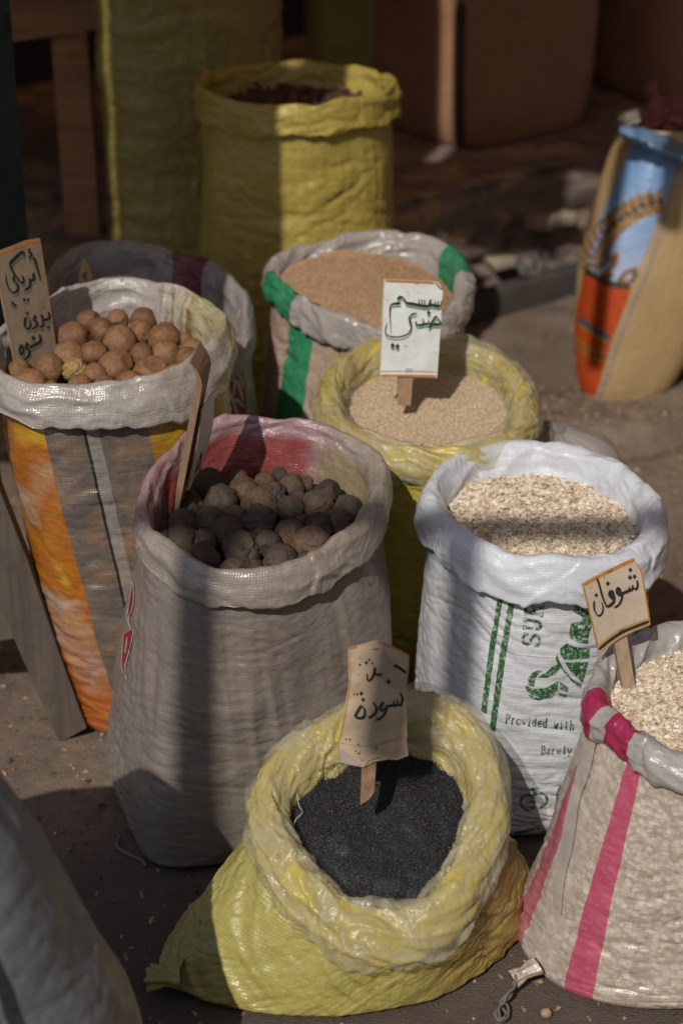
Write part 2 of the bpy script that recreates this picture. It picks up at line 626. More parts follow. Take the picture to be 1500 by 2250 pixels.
def sack_rim(parent, rim, mats, rho=0.028, rv=None, depth=0.16, N=560, wr=0.004, creases=5, name='rolled_rim', twist=1.0, hem=-125, fine=1.0, rho_fn=None, sag=0.006, per_scale=1.0, wall_in=0.028, film=False):
    SEED[0] += 1
    sd = SEED[0] * 9.1
    rv = rv or rho
    u = np.linspace(0, 1, N + 1)
    a = 2 * PI * (u - 0.5)
    sx, sy = np.sin(a), -np.cos(a)
    R0 = rad_at(rim.r, u)
    ca, sa = np.sin(a) * 0.2, np.cos(a) * 0.2
    k = 1 + 0.13 * noise3(ca * 9 + sd, sa * 9, 1.3) + 0.03 * noise3(ca * 30, sa * 30 + sd, 2.3)
    if rho_fn is not None: k = k * rho_fn(u)
    rg = np.random.default_rng(int(sd * 10))
    if film:
        prof = [(0.10, -0.95), (0.70, -1.0), (1.04, -0.72), (1.10, -0.2), (0.95, 0.35), (0.55, 0.82), (0.05, 0.98), (-0.5, 0.78), (-0.88, 0.35), (-1.0, -0.15)]
    else:
        prof = [(0.30, -0.88), (0.78, -1.05), (1.06, -1.02), (1.05, -0.6), (0.98, 0.05), (0.74, 0.60), (0.28, 0.95), (-0.28, 0.90), (-0.74, 0.48), (-1.0, -0.1)]
    if hem > -110: prof = prof[1:]
    prof = smooth_line(prof, 0.05)
    ix = np.linspace(0, len(prof) - 1, 46)
    prof = np.stack([np.interp(ix, np.arange(len(prof)), prof[:, j]) for j in (0, 1)], 1)
    NA = len(prof)
    rows_r, rows_z, mu = [], [], []
    acc = 0.0
    for i, (x, z) in enumerate(prof):
        if i: acc += math.hypot(rho * (x - prof[i - 1][0]), rv * (z - prof[i - 1][1]))
        rows_r.append(rho * x * k); rows_z.append(rv * z * k); mu.append(acc)
    nd = 22
    for j in range(1, nd + 1):
        f = j / nd
        rows_r.append(-rho * k - wall_in * f + 0 * u); rows_z.append(-depth * f + 0 * u); mu.append(mu[NA - 1] + depth * f)
    RR, ZZ, MU = np.array(rows_r), np.array(rows_z), np.array(mu)
    # ragged hem
    hemj = rv * 0.55 * noise3(ca * 13, sa * 18 + sd, 4.4) + rv * 0.25 * noise3(ca * 60, sa * 60 + sd, 4.4)
    fade = np.clip(1 - np.arange(len(RR)) / 14.0, 0, 1)[:, None]
    ZZ = ZZ + hemj[None] * fade
    rad = R0[None] + RR
    P = np.empty((len(RR), N + 1, 3))
    P[..., 0] = rim.c[0] + rad * sx
    P[..., 1] = rim.c[1] + rad * sy
    zc = rim.z(rim.c[1] + R0 * sy) + sag * noise3(ca * 16, sa * 16 + sd, 7.7)
    P[..., 2] = zc[None] + ZZ + rim.s * RR * sy[None]
    Nn = grid_normals(P)
    A = np.arange(len(RR))[:, None] * 0.012
    arc = (a * 0.2)[None]
    q1, q2, q3 = ca[None] * 1.0, sa[None] * 1.0, MU[:, None]
    groove = lambda n, w: np.exp(-np.abs(n) / w)
    wx = 0.5 * noise3(q1 * 20, q2 * 20 + sd, q3 * 20)
    n1 = noise3(q1 * 16 + q3 * 18 * twist + sd, q2 * 16 - q3 * 16 * twist + wx, q3 * 6 + wx)
    n2 = noise3(q1 * 34 - q3 * 22 * twist, q2 * 34 + sd + q3 * 26 * twist, q3 * 12 + wx)
    n3 = noise3(q1 * 70 + q3 * 40 * twist + wx, q2 * 70 + sd, q3 * 40)
    d3 = fbm(q1 * 120, q2 * 120 + sd, q3 * 120, 2)
    d4 = noise3(q1 * 16 + sd, q2 * 16, q3 * 16)
    g1 = np.clip(0.5 + 1.3 * noise3(q1 * 12 + 5, q2 * 12 + sd, q3 * 9), 0, 1)
    g2 = np.clip(0.4 + 1.5 * noise3(q1 * 15, q2 * 15 + sd + 9, q3 * 15), 0, 1)
    if film:
        h1 = noise3(q1 * 11 + q3 * 20 * twist + sd, q2 * 11 - q3 * 16 * twist, q3 * 5 + 0.4 * wx)
        h2 = noise3(q1 * 24 + q3 * 34 * twist, q2 * 24 + sd - q3 * 30 * twist, q3 * 9 + wx)
        h3 = noise3(q1 * 46 - q3 * 30 * twist + sd, q2 * 46 + q3 * 46 * twist, q3 * 18 + wx)
        d = wr * (0.7 - 1.9 * np.abs(h1) - 1.0 * np.abs(h2) * (0.4 + g1) - 0.5 * np.abs(h3) * g2 + 0.25 * d4 - 0.35 * groove(n3, 0.08) * g1)
    else:
        lg1 = noise3(q1 * 7 + q3 * 7 * twist + sd, q2 * 7, q3 * 22 + 0.6 * wx)
        lg2 = noise3(q1 * 16 - q3 * 9, q2 * 16 + sd, q3 * 44 + wx)
        dg = noise3(q1 * 18 + q3 * 26 + sd, q2 * 18 - q3 * 22, q3 * 6)
        d = wr * (0.6 - 1.7 * np.abs(lg1) - 0.8 * np.abs(lg2) * (0.3 + g1) - 0.9 * np.abs(dg) * g2 + 0.3 * d4 - 0.3 * groove(n3, 0.10) * g2 + 0.06 * fine * d3)
    for i in range(creases):
        # a sharp pinch running aslant across the roll
        u0, wdt, sl2, amp_ = rg.random(), 0.0016 + 0.0022 * rg.random(), rg.normal() * 0.6, 0.7 + 0.9 * rg.random()
        dd = (u[None] - u0 - sl2 * q3 + 0.012 * noise3(q3 * 30 + i, sd, 0.5) + 0.5) % 1 - 0.5
        side = 0.5 + 0.5 * np.tanh(dd / 0.004)
        part = np.clip(0.5 + 1.4 * noise3(q3 * 22 + 7 * i, sd, 0.5 + u[None] * 3), 0, 1)
        wq = min(wr, 0.0032)
        d = d + part * (-wq * amp_ * np.exp(-np.abs(dd) / wdt) + wq * 1.3 * amp_ * side * np.exp(-np.clip(dd, 0, 1) / 0.014))
    out = Nn * np.sign(np.mean(Nn[12, :, 0] * sx + Nn[12, :, 1] * sy) * np.ones_like(d))[..., None]
    P = P + out * d[..., None]
    P[:, -1] = P[:, 0]
    V = P.reshape(-1, 3)
    F = grid_faces(len(RR), N + 1)
    Uf = np.stack([np.repeat(u[None], len(RR), 0), np.repeat(MU[:, None], N + 1, 1)], 2).reshape(-1, 2)
    Um = Uf.copy(); Um[:, 0] *= 2 * PI * 0.2
    o = mesh_obj(name, V, F.tolist(), mats, parent, uvs={'frac': Uf, 'met': Um})
    bvh = BVHTree.FromPolygons([tuple(x) for x in V], F.tolist())
    return o, bvh

def heap_fn(rim, drop, dome, tilt=0.0, off=(0, 0), rough=0.004, tx=0.0):
    """height of what the sack holds"""
    sd = SEED[0] * 3.1
    cx, cy = rim.c
    Rm = rim.r.mean()
    def f(x, y):
        x, y = np.asarray(x, float), np.asarray(y, float)
        r = np.hypot(x - cx - off[0], y - cy - off[1]) / Rm
        return rim.z(y) - drop + dome * np.clip(1 - r * r, -0.5, 1) + tilt * (y - cy) + tx * (x - cx) + rough * fbm(x * 14 + sd, y * 14, 0.3, 3)
    return f

def heap_surface(rim, f, nr=60, nu=160, rmax=0.91):
    u = np.linspace(0, 1, nu, endpoint=False)
    V, F = [(rim.c[0], rim.c[1], float(f(rim.c[0], rim.c[1])))], []
    a = 2 * PI * (u - 0.5)
    R0 = rad_at(rim.r, u)
    for j in range(1, nr + 1):
        x = rim.c[0] + R0 * rmax * j / nr * np.sin(a)
        y = rim.c[1] - R0 * rmax * j / nr * np.cos(a)
        V += np.stack([x, y, f(x, y)], 1).tolist()
    for i in range(nu):
        F.append([0, 1 + i, 1 + (i + 1) % nu])
    for j in range(nr - 1):
        for i in range(nu):
            i2 = (i + 1) % nu
            F.append([1 + j * nu + i, 1 + (j + 1) * nu + i, 1 + (j + 1) * nu + i2, 1 + j * nu + i2])
    return np.array(V), F

def rand_rot(n, rng, tilt=1.0):
    q = rng.normal(size=(n, 4)); 
    q /= np.linalg.norm(q, axis=1)[:, None]
    w, x, y, z = q.T
    return np.stack([np.stack([1 - 2 * (y * y + z * z), 2 * (x * y - z * w), 2 * (x * z + y * w)], 1),
                     np.stack([2 * (x * y + z * w), 1 - 2 * (x * x + z * z), 2 * (y * z - x * w)], 1),
                     np.stack([2 * (x * z - y * w), 2 * (y * z + x * w), 1 - 2 * (x * x + y * y)], 1)], 1)

def tilt_rot(n, rng, mx):
    """spun about the vertical, then leaned by up to mx"""
    s = rng.random(n) * 2 * PI
    t = np.abs(rng.normal(size=n)) * mx
    ax = rng.random(n) * 2 * PI
    Rz = np.zeros((n, 3, 3)); Rz[:, 0, 0] = np.cos(s); Rz[:, 0, 1] = -np.sin(s); Rz[:, 1, 0] = np.sin(s); Rz[:, 1, 1] = np.cos(s); Rz[:, 2, 2] = 1
    kx, ky = np.cos(ax), np.sin(ax)
    K = np.zeros((n, 3, 3)); K[:, 0, 2] = ky; K[:, 1, 2] = -kx; K[:, 2, 0] = -ky; K[:, 2, 1] = kx
    Rt = np.eye(3)[None] + np.sin(t)[:, None, None] * K + (1 - np.cos(t))[:, None, None] * (K @ K)
    return Rt @ Rz

def oct_seed(l, w, h):
    v = np.array([(l, 0, 0), (-l, 0, 0), (0.1 * l, w, 0), (0.1 * l, -w, 0), (0, 0, h), (0, 0, -h)])
    f = [(0, 2, 4), (2, 1, 4), (1, 3, 4), (3, 0, 4), (2, 0, 5), (1, 2, 5), (3, 1, 5), (0, 3, 5)]
    return v, np.array(f)

def flake(l, w, h, rng, n=9):
    a = np.linspace(0, 2 * PI, n, endpoint=False)
    rr = 1 + 0.14 * rng.normal(size=n)
    cup = h * 1.6 * rng.normal()
    ring = np.stack([l * rr * np.cos(a), w * rr * np.sin(a), cup * np.cos(2 * a + 1) + 0.3 * h * rng.normal(size=n)], 1)
    v = np.concatenate([ring, [(0, 0, h), (0, 0, -h)]])
    f = []
    for i in range(n):
        j = (i + 1) % n
        f += [(i, j, n), (j, i, n + 1)]
    return v, np.array(f)

def scatter(f, rim, n, temps, cols, rng, rmax=0.9, lean=0.5, lift=0.0, free=False, size=(0.8, 1.2), sink=0.0):
    u = rng.random(n)
    k = np.sqrt(rng.random(n)) * rmax
    R0 = rad_at(rim.r, u) * k
    a = 2 * PI * (u - 0.5)
    x, y = rim.c[0] + R0 * np.sin(a), rim.c[1] - R0 * np.cos(a)
    z = f(x, y) + lift * rng.random(n) - sink
    R = rand_rot(n, rng) if free else tilt_rot(n, rng, lean)
    sc = size[0] + (size[1] - size[0]) * rng.random(n)
    Vs, Fs, Cs, o = [], [], [], 0
    which = rng.integers(0, len(temps), n)
    cols = np.array(cols)
    cw = cols[rng.integers(0, len(cols), n)] * (0.88 + 0.24 * rng.random((n, 1)))
    for w, (tv, tf) in enumerate(temps):
        ix = np.where(which == w)[0]
        if len(ix) == 0: continue
        P = np.einsum('nij,kj->nki', R[ix], tv) * sc[ix][:, None, None] + np.stack([x[ix], y[ix], z[ix]], 1)[:, None]
        Vs.append(P.reshape(-1, 3))
        Fs.append((tf[None] + (np.arange(len(ix)) * len(tv))[:, None, None] + o).reshape(-1, tf.shape[1]))
        Cs.append(np.repeat(cw[ix], len(tv), 0))
        o += len(ix) * len(tv)
    return np.concatenate(Vs), np.concatenate(Fs), np.concatenate(Cs)

def grain(name, rim, f, label, cat, base_col, bits, mat, rmax=0.91):
    V, F = heap_surface(rim, f, rmax=rmax)
    C = np.tile(np.array(base_col), (len(V), 1))
    Fl = F
    o = len(V)
    Vs, Cs = [V], [C]
    for (v, fa, c) in bits:
        Fl = Fl + (fa + o).tolist(); Vs.append(v); Cs.append(c); o += len(v)
    ob = mesh_obj(name, np.concatenate(Vs), Fl, mat, None, smooth=False, colors=np.concatenate(Cs))
    return tag(ob, label, cat, None, 'stuff')

# ================================================================== the setting
# ---- ground: one sheet out to the horizon
def edge_y(x):
    return 4.36 - 0.10 * np.exp(-((x - 0.62) / 0.16) ** 2) + 0.16 * np.clip(x - 0.65, 0, 2) + 0.03 * noise3(x * 9, 0.3, 0.7) + 0.012 * noise3(x * 40, 0.3, 3.7)

def axis(a, b, step, far):
    m = np.arange(a, b + step, step)
    e = [0.1, 0.3, 0.8, 2, 5, 12, 30, far]
    return np.concatenate([[a - x for x in e[::-1]], m, [b + x for x in e]])

def make_ground():
    xs, ys = axis(-1.6, 1.8, 0.016, 90), axis(1.7, 5.9, 0.016, 90)
    X, Y = np.meshgrid(xs, ys)
    near = np.exp(-np.maximum(0, np.hypot(X, Y - 4) - 3) / 2)
    Z = (0.008 * fbm(X * 2.5, Y * 2.5, 0.1, 3) + 0.0022 * fbm(X * 17, Y * 17, 0.7, 3)) * near - 0.006
    back = 1 / (1 + np.exp(-np.clip((Y - edge_y(X)) / 0.006, -40, 40)))
    right = 1 / (1 + np.exp(-np.clip((X - 0.22) / 0.05, -40, 40)))
    step = back * right
    Z = Z + step * (0.042 + 0.007 * fbm(X * 8, Y * 8, 2.2, 2)) * near - 0.016 * np.exp(-((Y - edge_y(X) + 0.03) / 0.03) ** 2) * right * near
    V = np.stack([X, Y, Z], 2).reshape(-1, 3)
    m, nt, b = new_mat('packed_earth')
    q = NB(nt)
    o = q.tex('Object')
    n1, n2 = q.noise(o, 2.2, 5, 0.6), q.noise(o, 30, 6, 0.7)
    c = q.ramp(n1, [(0.3, (0.155, 0.114, 0.084)), (0.55, (0.23, 0.175, 0.130)), (0.75, (0.29, 0.225, 0.168))])
    c = q.mix(q.ramp(n2, [(0.42, 0.0), (0.7, 0.55)]), c, (0.075, 0.056, 0.045))
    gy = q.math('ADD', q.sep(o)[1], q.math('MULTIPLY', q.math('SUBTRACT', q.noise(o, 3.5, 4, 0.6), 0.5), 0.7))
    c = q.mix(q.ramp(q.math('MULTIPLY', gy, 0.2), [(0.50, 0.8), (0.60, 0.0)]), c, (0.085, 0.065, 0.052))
    at = q.n('ShaderNodeVertexColor'); at.layer_name = 'tint'
    slab = q.mix(q.noise(o, 55, 5, 0.7), (0.085, 0.066, 0.053), (0.22, 0.165, 0.125))
    slab = q.mix(q.ramp(q.noise(o, 3.1, 5, 0.6), [(0.42, 0.0), (0.62, 0.8)]), slab, (0.27, 0.215, 0.17))
    c = q.mix(q.math('MULTIPLY', q.sep(at.outputs[0])[0], 0.85), c, slab)
    v = q.voro(o, 260)
    c = q.mix(q.ramp(v, [(0.05, 0.55), (0.16, 0.0)]), c, (0.30, 0.24, 0.18))
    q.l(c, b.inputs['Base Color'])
    b.inputs['Roughness'].default_value = 0.9
    b.inputs['Specular IOR Level'].default_value = 0.2
    nb = q.bump(q.noise(o, 90, 6, 0.7), 0.6, 0.006)
    nb = q.bump(v, 0.35, 0.004, nb)
    q.l(nb, b.inputs['Normal'])
    tint = np.repeat(step.reshape(-1, 1), 3, 1)
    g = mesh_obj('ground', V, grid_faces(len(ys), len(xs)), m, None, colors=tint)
    tag(g, kind='structure')
    return V, X, Y, Z
GV, GX, GY, GZ = make_ground()

def ground_z(x, y):
    i = np.searchsorted(GX[0], x) - 1
    j = np.searchsorted(GY[:, 0], y) - 1
    return float(GZ[j, i])

# ---- masonry ledge the brown bags stand on
LDIR = Vector((0.80, 0.60, 0)).normalized()
LNOR = Vector((LDIR.y, -LDIR.x, 0))
LP = Vector((0.345, 5.13, 0))
LEDGE_H = 0.325

def make_ledge():
    nu, nv = 300, 70
    s = np.linspace(-2.6, 3.6, nu)
    V = []
    prof = [(0.0, t) for t in np.linspace(-0.03, 1, 44)] + [(-x, 1.0) for x in np.linspace(0.02, 1.6, 26)]
    P = np.empty((len(prof), nu, 3))
    for i, (o, h) in enumerate(prof):
        ss = s
        hz = h * LEDGE_H
        d = 0.022 * fbm(ss * 5, hz * 9, o * 3, 3) + 0.014 * ridged(ss * 11, hz * 16, 0.4) + 0.006 * fbm(ss * 40, hz * 40, o, 2)
        if o < 0: d = d * 0.5
        edge = -0.03 * max(0, (h - 0.9) / 0.1) if o == 0 else 0
        base = np.array(LP)[None] + np.array(LDIR)[None] * ss[:, None]
        off = d + edge + (0.03 * (1 - h) if o == 0 else o - 0.0)
        P[i] = base + np.array(LNOR)[None] * off[:, None]
        P[i, :, 2] = hz + (0.004 * fbm(ss * 9, o * 9, 1.1, 2) if o < 0 else -0.008 * max(0, (h - 0.92) / 0.08) + 0 * ss)
    m, nt, b = new_mat('old_masonry')
    q = NB(nt)
    o = q.tex('Object')
    n = q.noise(o, 7, 5, 0.65)
    c = q.ramp(n, [(0.3, (0.11, 0.08, 0.068)), (0.55, (0.23, 0.17, 0.135)), (0.75, (0.34, 0.26, 0.195))])
    pat = q.ramp(q.noise(q.scale(o, (1, 1, 1.4)), 7, 4, 0.6, 0.8), [(0.545, 0.0), (0.565, 1.0)])
    c = q.mix(q.math('MULTIPLY', pat, 0.75), c, (0.46, 0.30, 0.15))
    _, _, z = q.sep(o)
    q.l(c, b.inputs['Base Color'])
    b.inputs['Roughness'].default_value = 0.88
    nb = q.bump(q.noise(o, 35, 6, 0.7), 0.8, 0.01)
    q.l(q.bump(pat, 0.4, 0.004, nb), b.inputs['Normal'])
    t = thing('masonry_ledge', LP, 'dark rough masonry ledge with flaking tan plaster under the brown bags', 'ledge')
    mesh_obj('ledge_body', P.reshape(-1, 3), grid_faces(len(prof), nu)[:, ::-1], m, t)
    stone = paint('rubble_stone', (0.40, 0.32, 0.235), 0.9, 0.5, 25, 0.6)
    def st(px, py, sx, sy, sz, rz, rx=0.0):
        p = at_z(px, py, sz * 0.5)
        return p
    specs = [(0.60, 0.045, 0.17, 0.10, 0.085, 0.1, 0.0), (0.74, 0.11, 0.15, 0.09, 0.075, -0.15, 0.2), (0.83, 0.045, 0.16, 0.1, 0.09, 0.05, 0.0),
             (0.45, 0.04, 0.14, 0.09, 0.07, 0.3, 0.0), (0.93, 0.12, 0.13, 0.09, 0.08, 0.1, 0.1), (0.64, 0.155, 0.12, 0.07, 0.05, -0.1, 0.0),
             (0.22, 0.10, 0.15, 0.07, 0.05, -0.05, 0.0), (0.36, 0.18, 0.13, 0.07, 0.05, 0.08, 0.0), (0.86, 0.20, 0.14, 0.07, 0.06, 0.03, 0.0)]
    for i, (s_, h, a, b_, c_, r, rx) in enumerate(specs):
        p = LP + LDIR * (s_ - 0.12) + LNOR * 0.045 + Vector((0, 0, h + 0.02))
        rot = Matrix.Rotation(math.atan2(LDIR.y, LDIR.x) + r * 0.4, 3, 'Z') @ Matrix.Rotation(rx, 3, 'Y')
        v, f = box_geo(p, a, b_, c_, rot, 0.014, 0.022)
        mesh_obj('stone', v, f, stone, t)
    # low kerb plank at its foot
    k = thing('low_kerb', LP, 'low dark kerb board lying along the foot of the masonry ledge', 'kerb')
    rot = Matrix.Rotation(math.atan2(LDIR.y, LDIR.x), 3, 'Z')
    v, f = box_geo(LP + LDIR * 0.35 + LNOR * 0.15 + Vector((0, 0, 0.05)), 2.6, 0.05, 0.125, rot, 0.008)
    mesh_obj('kerb_board', v, f, paint('kerb_stone', (0.075, 0.062, 0.053), 0.85, 0.5, 14, 0.5), k)
make_ledge()

# ---- dark shop behind
def make_back():
    t = thing('shop_wall', (0, 7.2, 0), 'dark plastered shop wall in shade behind the big brown bags', 'wall')
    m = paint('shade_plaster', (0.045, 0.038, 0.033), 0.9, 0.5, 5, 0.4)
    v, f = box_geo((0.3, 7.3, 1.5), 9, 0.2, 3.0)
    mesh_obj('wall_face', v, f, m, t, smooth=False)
    v, f = box_geo((-2.6, 5.9, 1.5), 0.2, 2.6, 3.0)
    mesh_obj('side_wall', v, f, m, t, smooth=False)
make_back()

# ---- unseen overhead cloth, pole and rolls, added and shaped to cast the shade
AWN_Y = 2.62
def awn_z(y): return 2.55 + 0.06 * (y - AWN_Y)

def cloth_strip(name, corners, mat, parent, nx=14, ny=30, thick=0.004, amp=0.01):
    """corners: four points, a sagging piece of cloth between them"""
    A, B, C_, D = [np.array(p, float) for p in corners]
    k, j = np.linspace(0, 1, nx), np.linspace(0, 1, ny)
    P = (A[None, None] * (1 - k)[None, :, None] + B[None, None] * k[None, :, None]) * (1 - j)[:, None, None] + (D[None, None] * (1 - k)[None, :, None] + C_[None, None] * k[None, :, None]) * j[:, None, None]
    inner = np.sin(PI * k)[None] * np.sin(PI * j)[:, None]
    P[..., 2] += amp * inner * noise3(P[..., 0] * 3, P[..., 1] * 3, P[..., 2] * 3)
    V = np.concatenate([P.reshape(-1, 3), P.reshape(-1, 3) - np.array([0, 0.0005, thick])])
    F = grid_faces(ny, nx).tolist()
    F += [[i + nx * ny for i in q[::-1]] for q in F]
    return mesh_obj(name, V, F, mat, parent)

def make_shade():
    cl = paint('shade_cloth', (0.36, 0.25, 0.145), 0.9, 0.3, 8, 0.2)
    nt_ = cl.node_tree
    tr_ = nt_.nodes.new('ShaderNodeBsdfTranslucent'); tr_.inputs['Color'].default_value = (0.62, 0.42, 0.24, 1)
    mx_ = nt_.nodes.new('ShaderNodeMixShader'); mx_.inputs[0].default_value = 0.65
    nt_.links.new(nt_.nodes['Principled BSDF'].outputs[0], mx_.inputs[1]); nt_.links.new(tr_.outputs[0], mx_.inputs[2])
    nt_.links.new(mx_.outputs[0], nt_.nodes['Material Output'].inputs[0])
    t = thing('shade_canopy', (0, AWN_Y, 2.55), 'unseen cloth canopy added to shade the back of the stall, with gaps placed for strips of sun', 'shade_canopy')  # added out of view; strips and gaps shaped to place the sun and shade
    sl_ = SUN_DIR.x / SUN_DIR.y
    def line(x0, y): return x0 + sl_ * (y - AWN_Y)
    yb = 7.4
    def strip(x0, x1, slanted0=True, slanted1=True):
        a, b = (x0, x1)
        c = line(x1, yb) if slanted1 else x1
        d = line(x0, yb) if slanted0 else x0
        cloth_strip('cloth', [(a, AWN_Y, awn_z(AWN_Y)), (b, AWN_Y, awn_z(AWN_Y)), (c, yb, awn_z(yb)), (d, yb, awn_z(yb))], cl, t)
    strip(-3.2, -1.245, False, True)
    strip(-1.226, -0.775, True, True)
    def patch(x0, x1, ya, yb_):  # closes parts of the gaps to limit the strips of sun
        cloth_strip('gap_cover', [(line(x0, ya), ya, awn_z(ya) + 0.012), (line(x1, ya), ya, awn_z(ya) + 0.012), (line(x1, yb_), yb_, awn_z(yb_) + 0.012), (line(x0, yb_), yb_, awn_z(yb_) + 0.012)], cl, t, amp=0)
    patch(-1.29, -1.18, 3.3, 7.35)
    patch(-0.80, -0.70, 2.63, 3.02)
    patch(-0.80, -0.70, 4.3, 7.35)
    patch(-0.44, -0.08, 2.97, 7.35)
    strip(-0.735, -0.37, True, True)
    strip(-0.14, 3.2, True, False)
    h = thing('shade_panel', (-1.2, AWN_Y, 1.5), 'two unseen cloth panels added to shade the back left, out of view above', 'cloth')  # added out of view for the upright shadow edge at the back left
    for x0, x1 in ((-3.0, -1.245), (-1.226, -0.62)):
        v, f = box_geo(((x0 + x1) / 2, AWN_Y, 2.02), x1 - x0, 0.006, 1.06)
        mesh_obj('cloth', v, f, cl, h, smooth=False)
    p = thing('shadow_pole', (0.6, -0.3, 3.58), 'unseen pole added high above the stall to throw a soft shadow band on the oats', 'pole')  # added out of view to lay a soft shade band over the oats
    v, f = tube_geo([(-1.5, -0.36, 3.60), (-0.3, -0.33, 3.585), (0.8, -0.3, 3.58), (2.8, -0.3, 3.58)], 0.030, 10)
    mesh_obj('cane', v, f, wood('cane', (0.4, 0.3, 0.15), (0.3, 0.2, 0.1), 'X'), p)
    hm = thing('shadow_roll', (-0.935, -0.3, 3.0), 'unseen roll added under the overhead pole to throw an upright shadow band on the white sack', 'mat')  # added blocker for the soft upright shade band on the white sack
    v, f = tube_geo([(-0.935, -0.3, 3.56), (-0.935, -0.3, 3.25), (-0.935, -0.3, 3.0)], 0.034, 12)
    mesh_obj('roll', v, f, cl, hm)
    hm = thing('shadow_roll', (-1.324, -0.35, 2.9), 'second unseen roll added further left to throw a shadow band on the black lime sack', 'mat')  # added blocker for the soft shade band on the black lime sack
    v, f = tube_geo([(-1.324, -0.35, 3.57), (-1.324, -0.35, 3.2), (-1.31, -0.35, 2.88)], 0.036, 12)
    mesh_obj('roll', v, f, cl, hm)
    r = thing('shade_rods', (-0.06, AWN_Y, 1.95), 'narrow unseen rolls added under the canopy edge to throw shadow bands on the wheat bag', 'mat')  # added blockers, unseen, for the upright shade bands on the wheat bag
    for x, z0, rr in ((-0.085, 1.92, 0.020), (0.055, 2.30, 0.03), (-0.17, 2.36, 0.02)):
        v, f = tube_geo([(x, AWN_Y - 0.05, 2.56), (x, AWN_Y - 0.05, z0)], rr, 12)
        mesh_obj('roll', v, f, cl, r)
    # sun-warmed walls of the alley on the other side
    w = thing('alley_wall', (2.9, 2, 0), 'sandy plaster wall across the alley, beyond the right of the picture', 'wall')
    sand = paint('sand_plaster', (0.42, 0.32, 0.22), 0.9, 0.25, 3, 0.3)
    v, f = box_geo((3.0, 1.0, 1.9), 0.2, 9.0, 3.8)
    mesh_obj('wall_face', v, f, sand, w, smooth=False)
    w2 = thing('alley_wall', (0, -3.4, 0), 'low sandy plaster wall behind the place the photo was taken from', 'wall')
    v, f = box_geo((0.0, -3.4, 1.3), 6.0, 0.2, 2.6)
    mesh_obj('wall_face', v, f, sand, w2, smooth=False)
make_shade()

# ================================================================== sacks that stand open
GREY = (0.42, 0.385, 0.345)
YEL = (0.60, 0.50, 0.095)

def turn_spans(rim, spans):
    out = []
    for (a, b, c) in spans:
        u0, u1 = sorted((rim.turn(*a), rim.turn(*b)))
        out.append((u0, u1, c))
    return sorted(out)

# ---- white oat sack with green print
r_white = Rim([(945, 1115), (975, 1060), (1040, 1020), (1120, 1008), (1200, 1010), (1310, 1035), (1375, 1075), (1425, 1130), (1432, 1190), (1400, 1235),
               (1310, 1262), (1200, 1268), (1120, 1255), (1050, 1225), (985, 1170)], 2.92, 0.507, 0.047)
s_white = thing('open_sack', (0.305, 2.93, 0), 'white woven sack of rolled oats with green printing and a thick rolled rim', 'sack', 'open sacks of dry goods')
m_white = fabric('white_weave', (0.66, 0.67, 0.69), rough=0.42, weave=0.55, wcol=0.06, crease=0.45, dirt=0.16, trans=0.1, dirtcol=(0.42, 0.36, 0.33), cscale=(7, 110, 1))
m_white_rim = fabric('white_weave_rim', (0.66, 0.68, 0.72), rough=0.30, weave=0.7, wcol=0.04, crease=0.35, dirt=0.1, trans=0.1, dirtcol=(0.42, 0.36, 0.33))
_, bv_white, _ = sack_body(s_white, r_white, (0.310, 2.93, 0.19, 0.185, 2.8, 0.1), m_white, N=300, M=170, bulge=0.035, wr=0.0036, hz=1.9, lump=0.009, slant=0.1)
_, bvr_white = sack_rim(s_white, r_white, m_white_rim, rho=0.023, rv=0.034, wr=0.0055, creases=7, twist=0.8)

# ---- black lime sack
r_black = Rim([(315, 1150), (330, 1085), (380, 1010), (440, 955), (545, 930), (650, 945), (770, 985), (835, 1030), (830, 1090), (800, 1160), (740, 1215),
               (650, 1265), (545, 1290), (440, 1265), (360, 1215), (325, 1185)], 2.68, 0.508, 0.22)
PINK = (0.38, 0.22, 0.245)
def pinkish(rim, red):
    def f(q, c, u, v, me):
        # the pale print showing through at the back of the mouth
        g = q.ramp(u, [(0.0, 1.0), (0.10, 1.0), (0.155, 0.0), (0.285, 0.0), (0.33, 1.0), (1.0, 1.0)])
        g = q.math('SUBTRACT', 1.0, g)
        return c
    return f
def black_rim_custom(q, c, u, v, me):
    wob = q.math('MULTIPLY', q.math('SUBTRACT', q.noise(me, 9, 3), 0.5), 0.05)
    uu = q.math('ADD', u, wob)
    back = q.ramp(uu, [(0.0, 1.0), (0.09, 1.0), (0.13, 0.0), (0.62, 0.0), (1.0, 0.0)])
    left = q.ramp(uu, [(0.0, 0.0), (0.17, 0.0), (0.19, 0.0), (0.225, 1.0), (0.29, 1.0), (0.33, 0.0)])
    bk2 = q.ramp(uu, [(0.88, 0.0), (0.92, 1.0)])
    lf2 = q.ramp(uu, [(0.12, 1.0), (0.30, 1.0), (0.325, 0.0)])
    msk = q.math('MAXIMUM', q.math('MAXIMUM', back, bk2), lf2)
    c = q.mix(q.math('MULTIPLY', msk, 0.85), c, PINK)
    inner = q.ramp(q.math('ADD', v, q.math('MULTIPLY', q.math('SUBTRACT', q.noise(me, 20, 3), 0.5), 0.03)), [(0.120, 0.0), (0.134, 1.0)])
    redm = q.math('MULTIPLY', inner, q.math('MAXIMUM', q.ramp(uu, [(0.0, 1.0), (0.20, 1.0), (0.23, 0.0)]), q.ramp(uu, [(0.93, 0.0), (0.95, 1.0)])))
    c = q.mix(q.math('MULTIPLY', redm, 0.9), c, (0.27, 0.035, 0.03))
    yel = q.math('MULTIPLY', inner, q.ramp(uu, [(0.80, 0.0), (0.83, 1.0), (0.92, 1.0), (0.94, 0.0)]))
    return q.mix(q.math('MULTIPLY', yel, 0.6), c, (0.25, 0.19, 0.06))
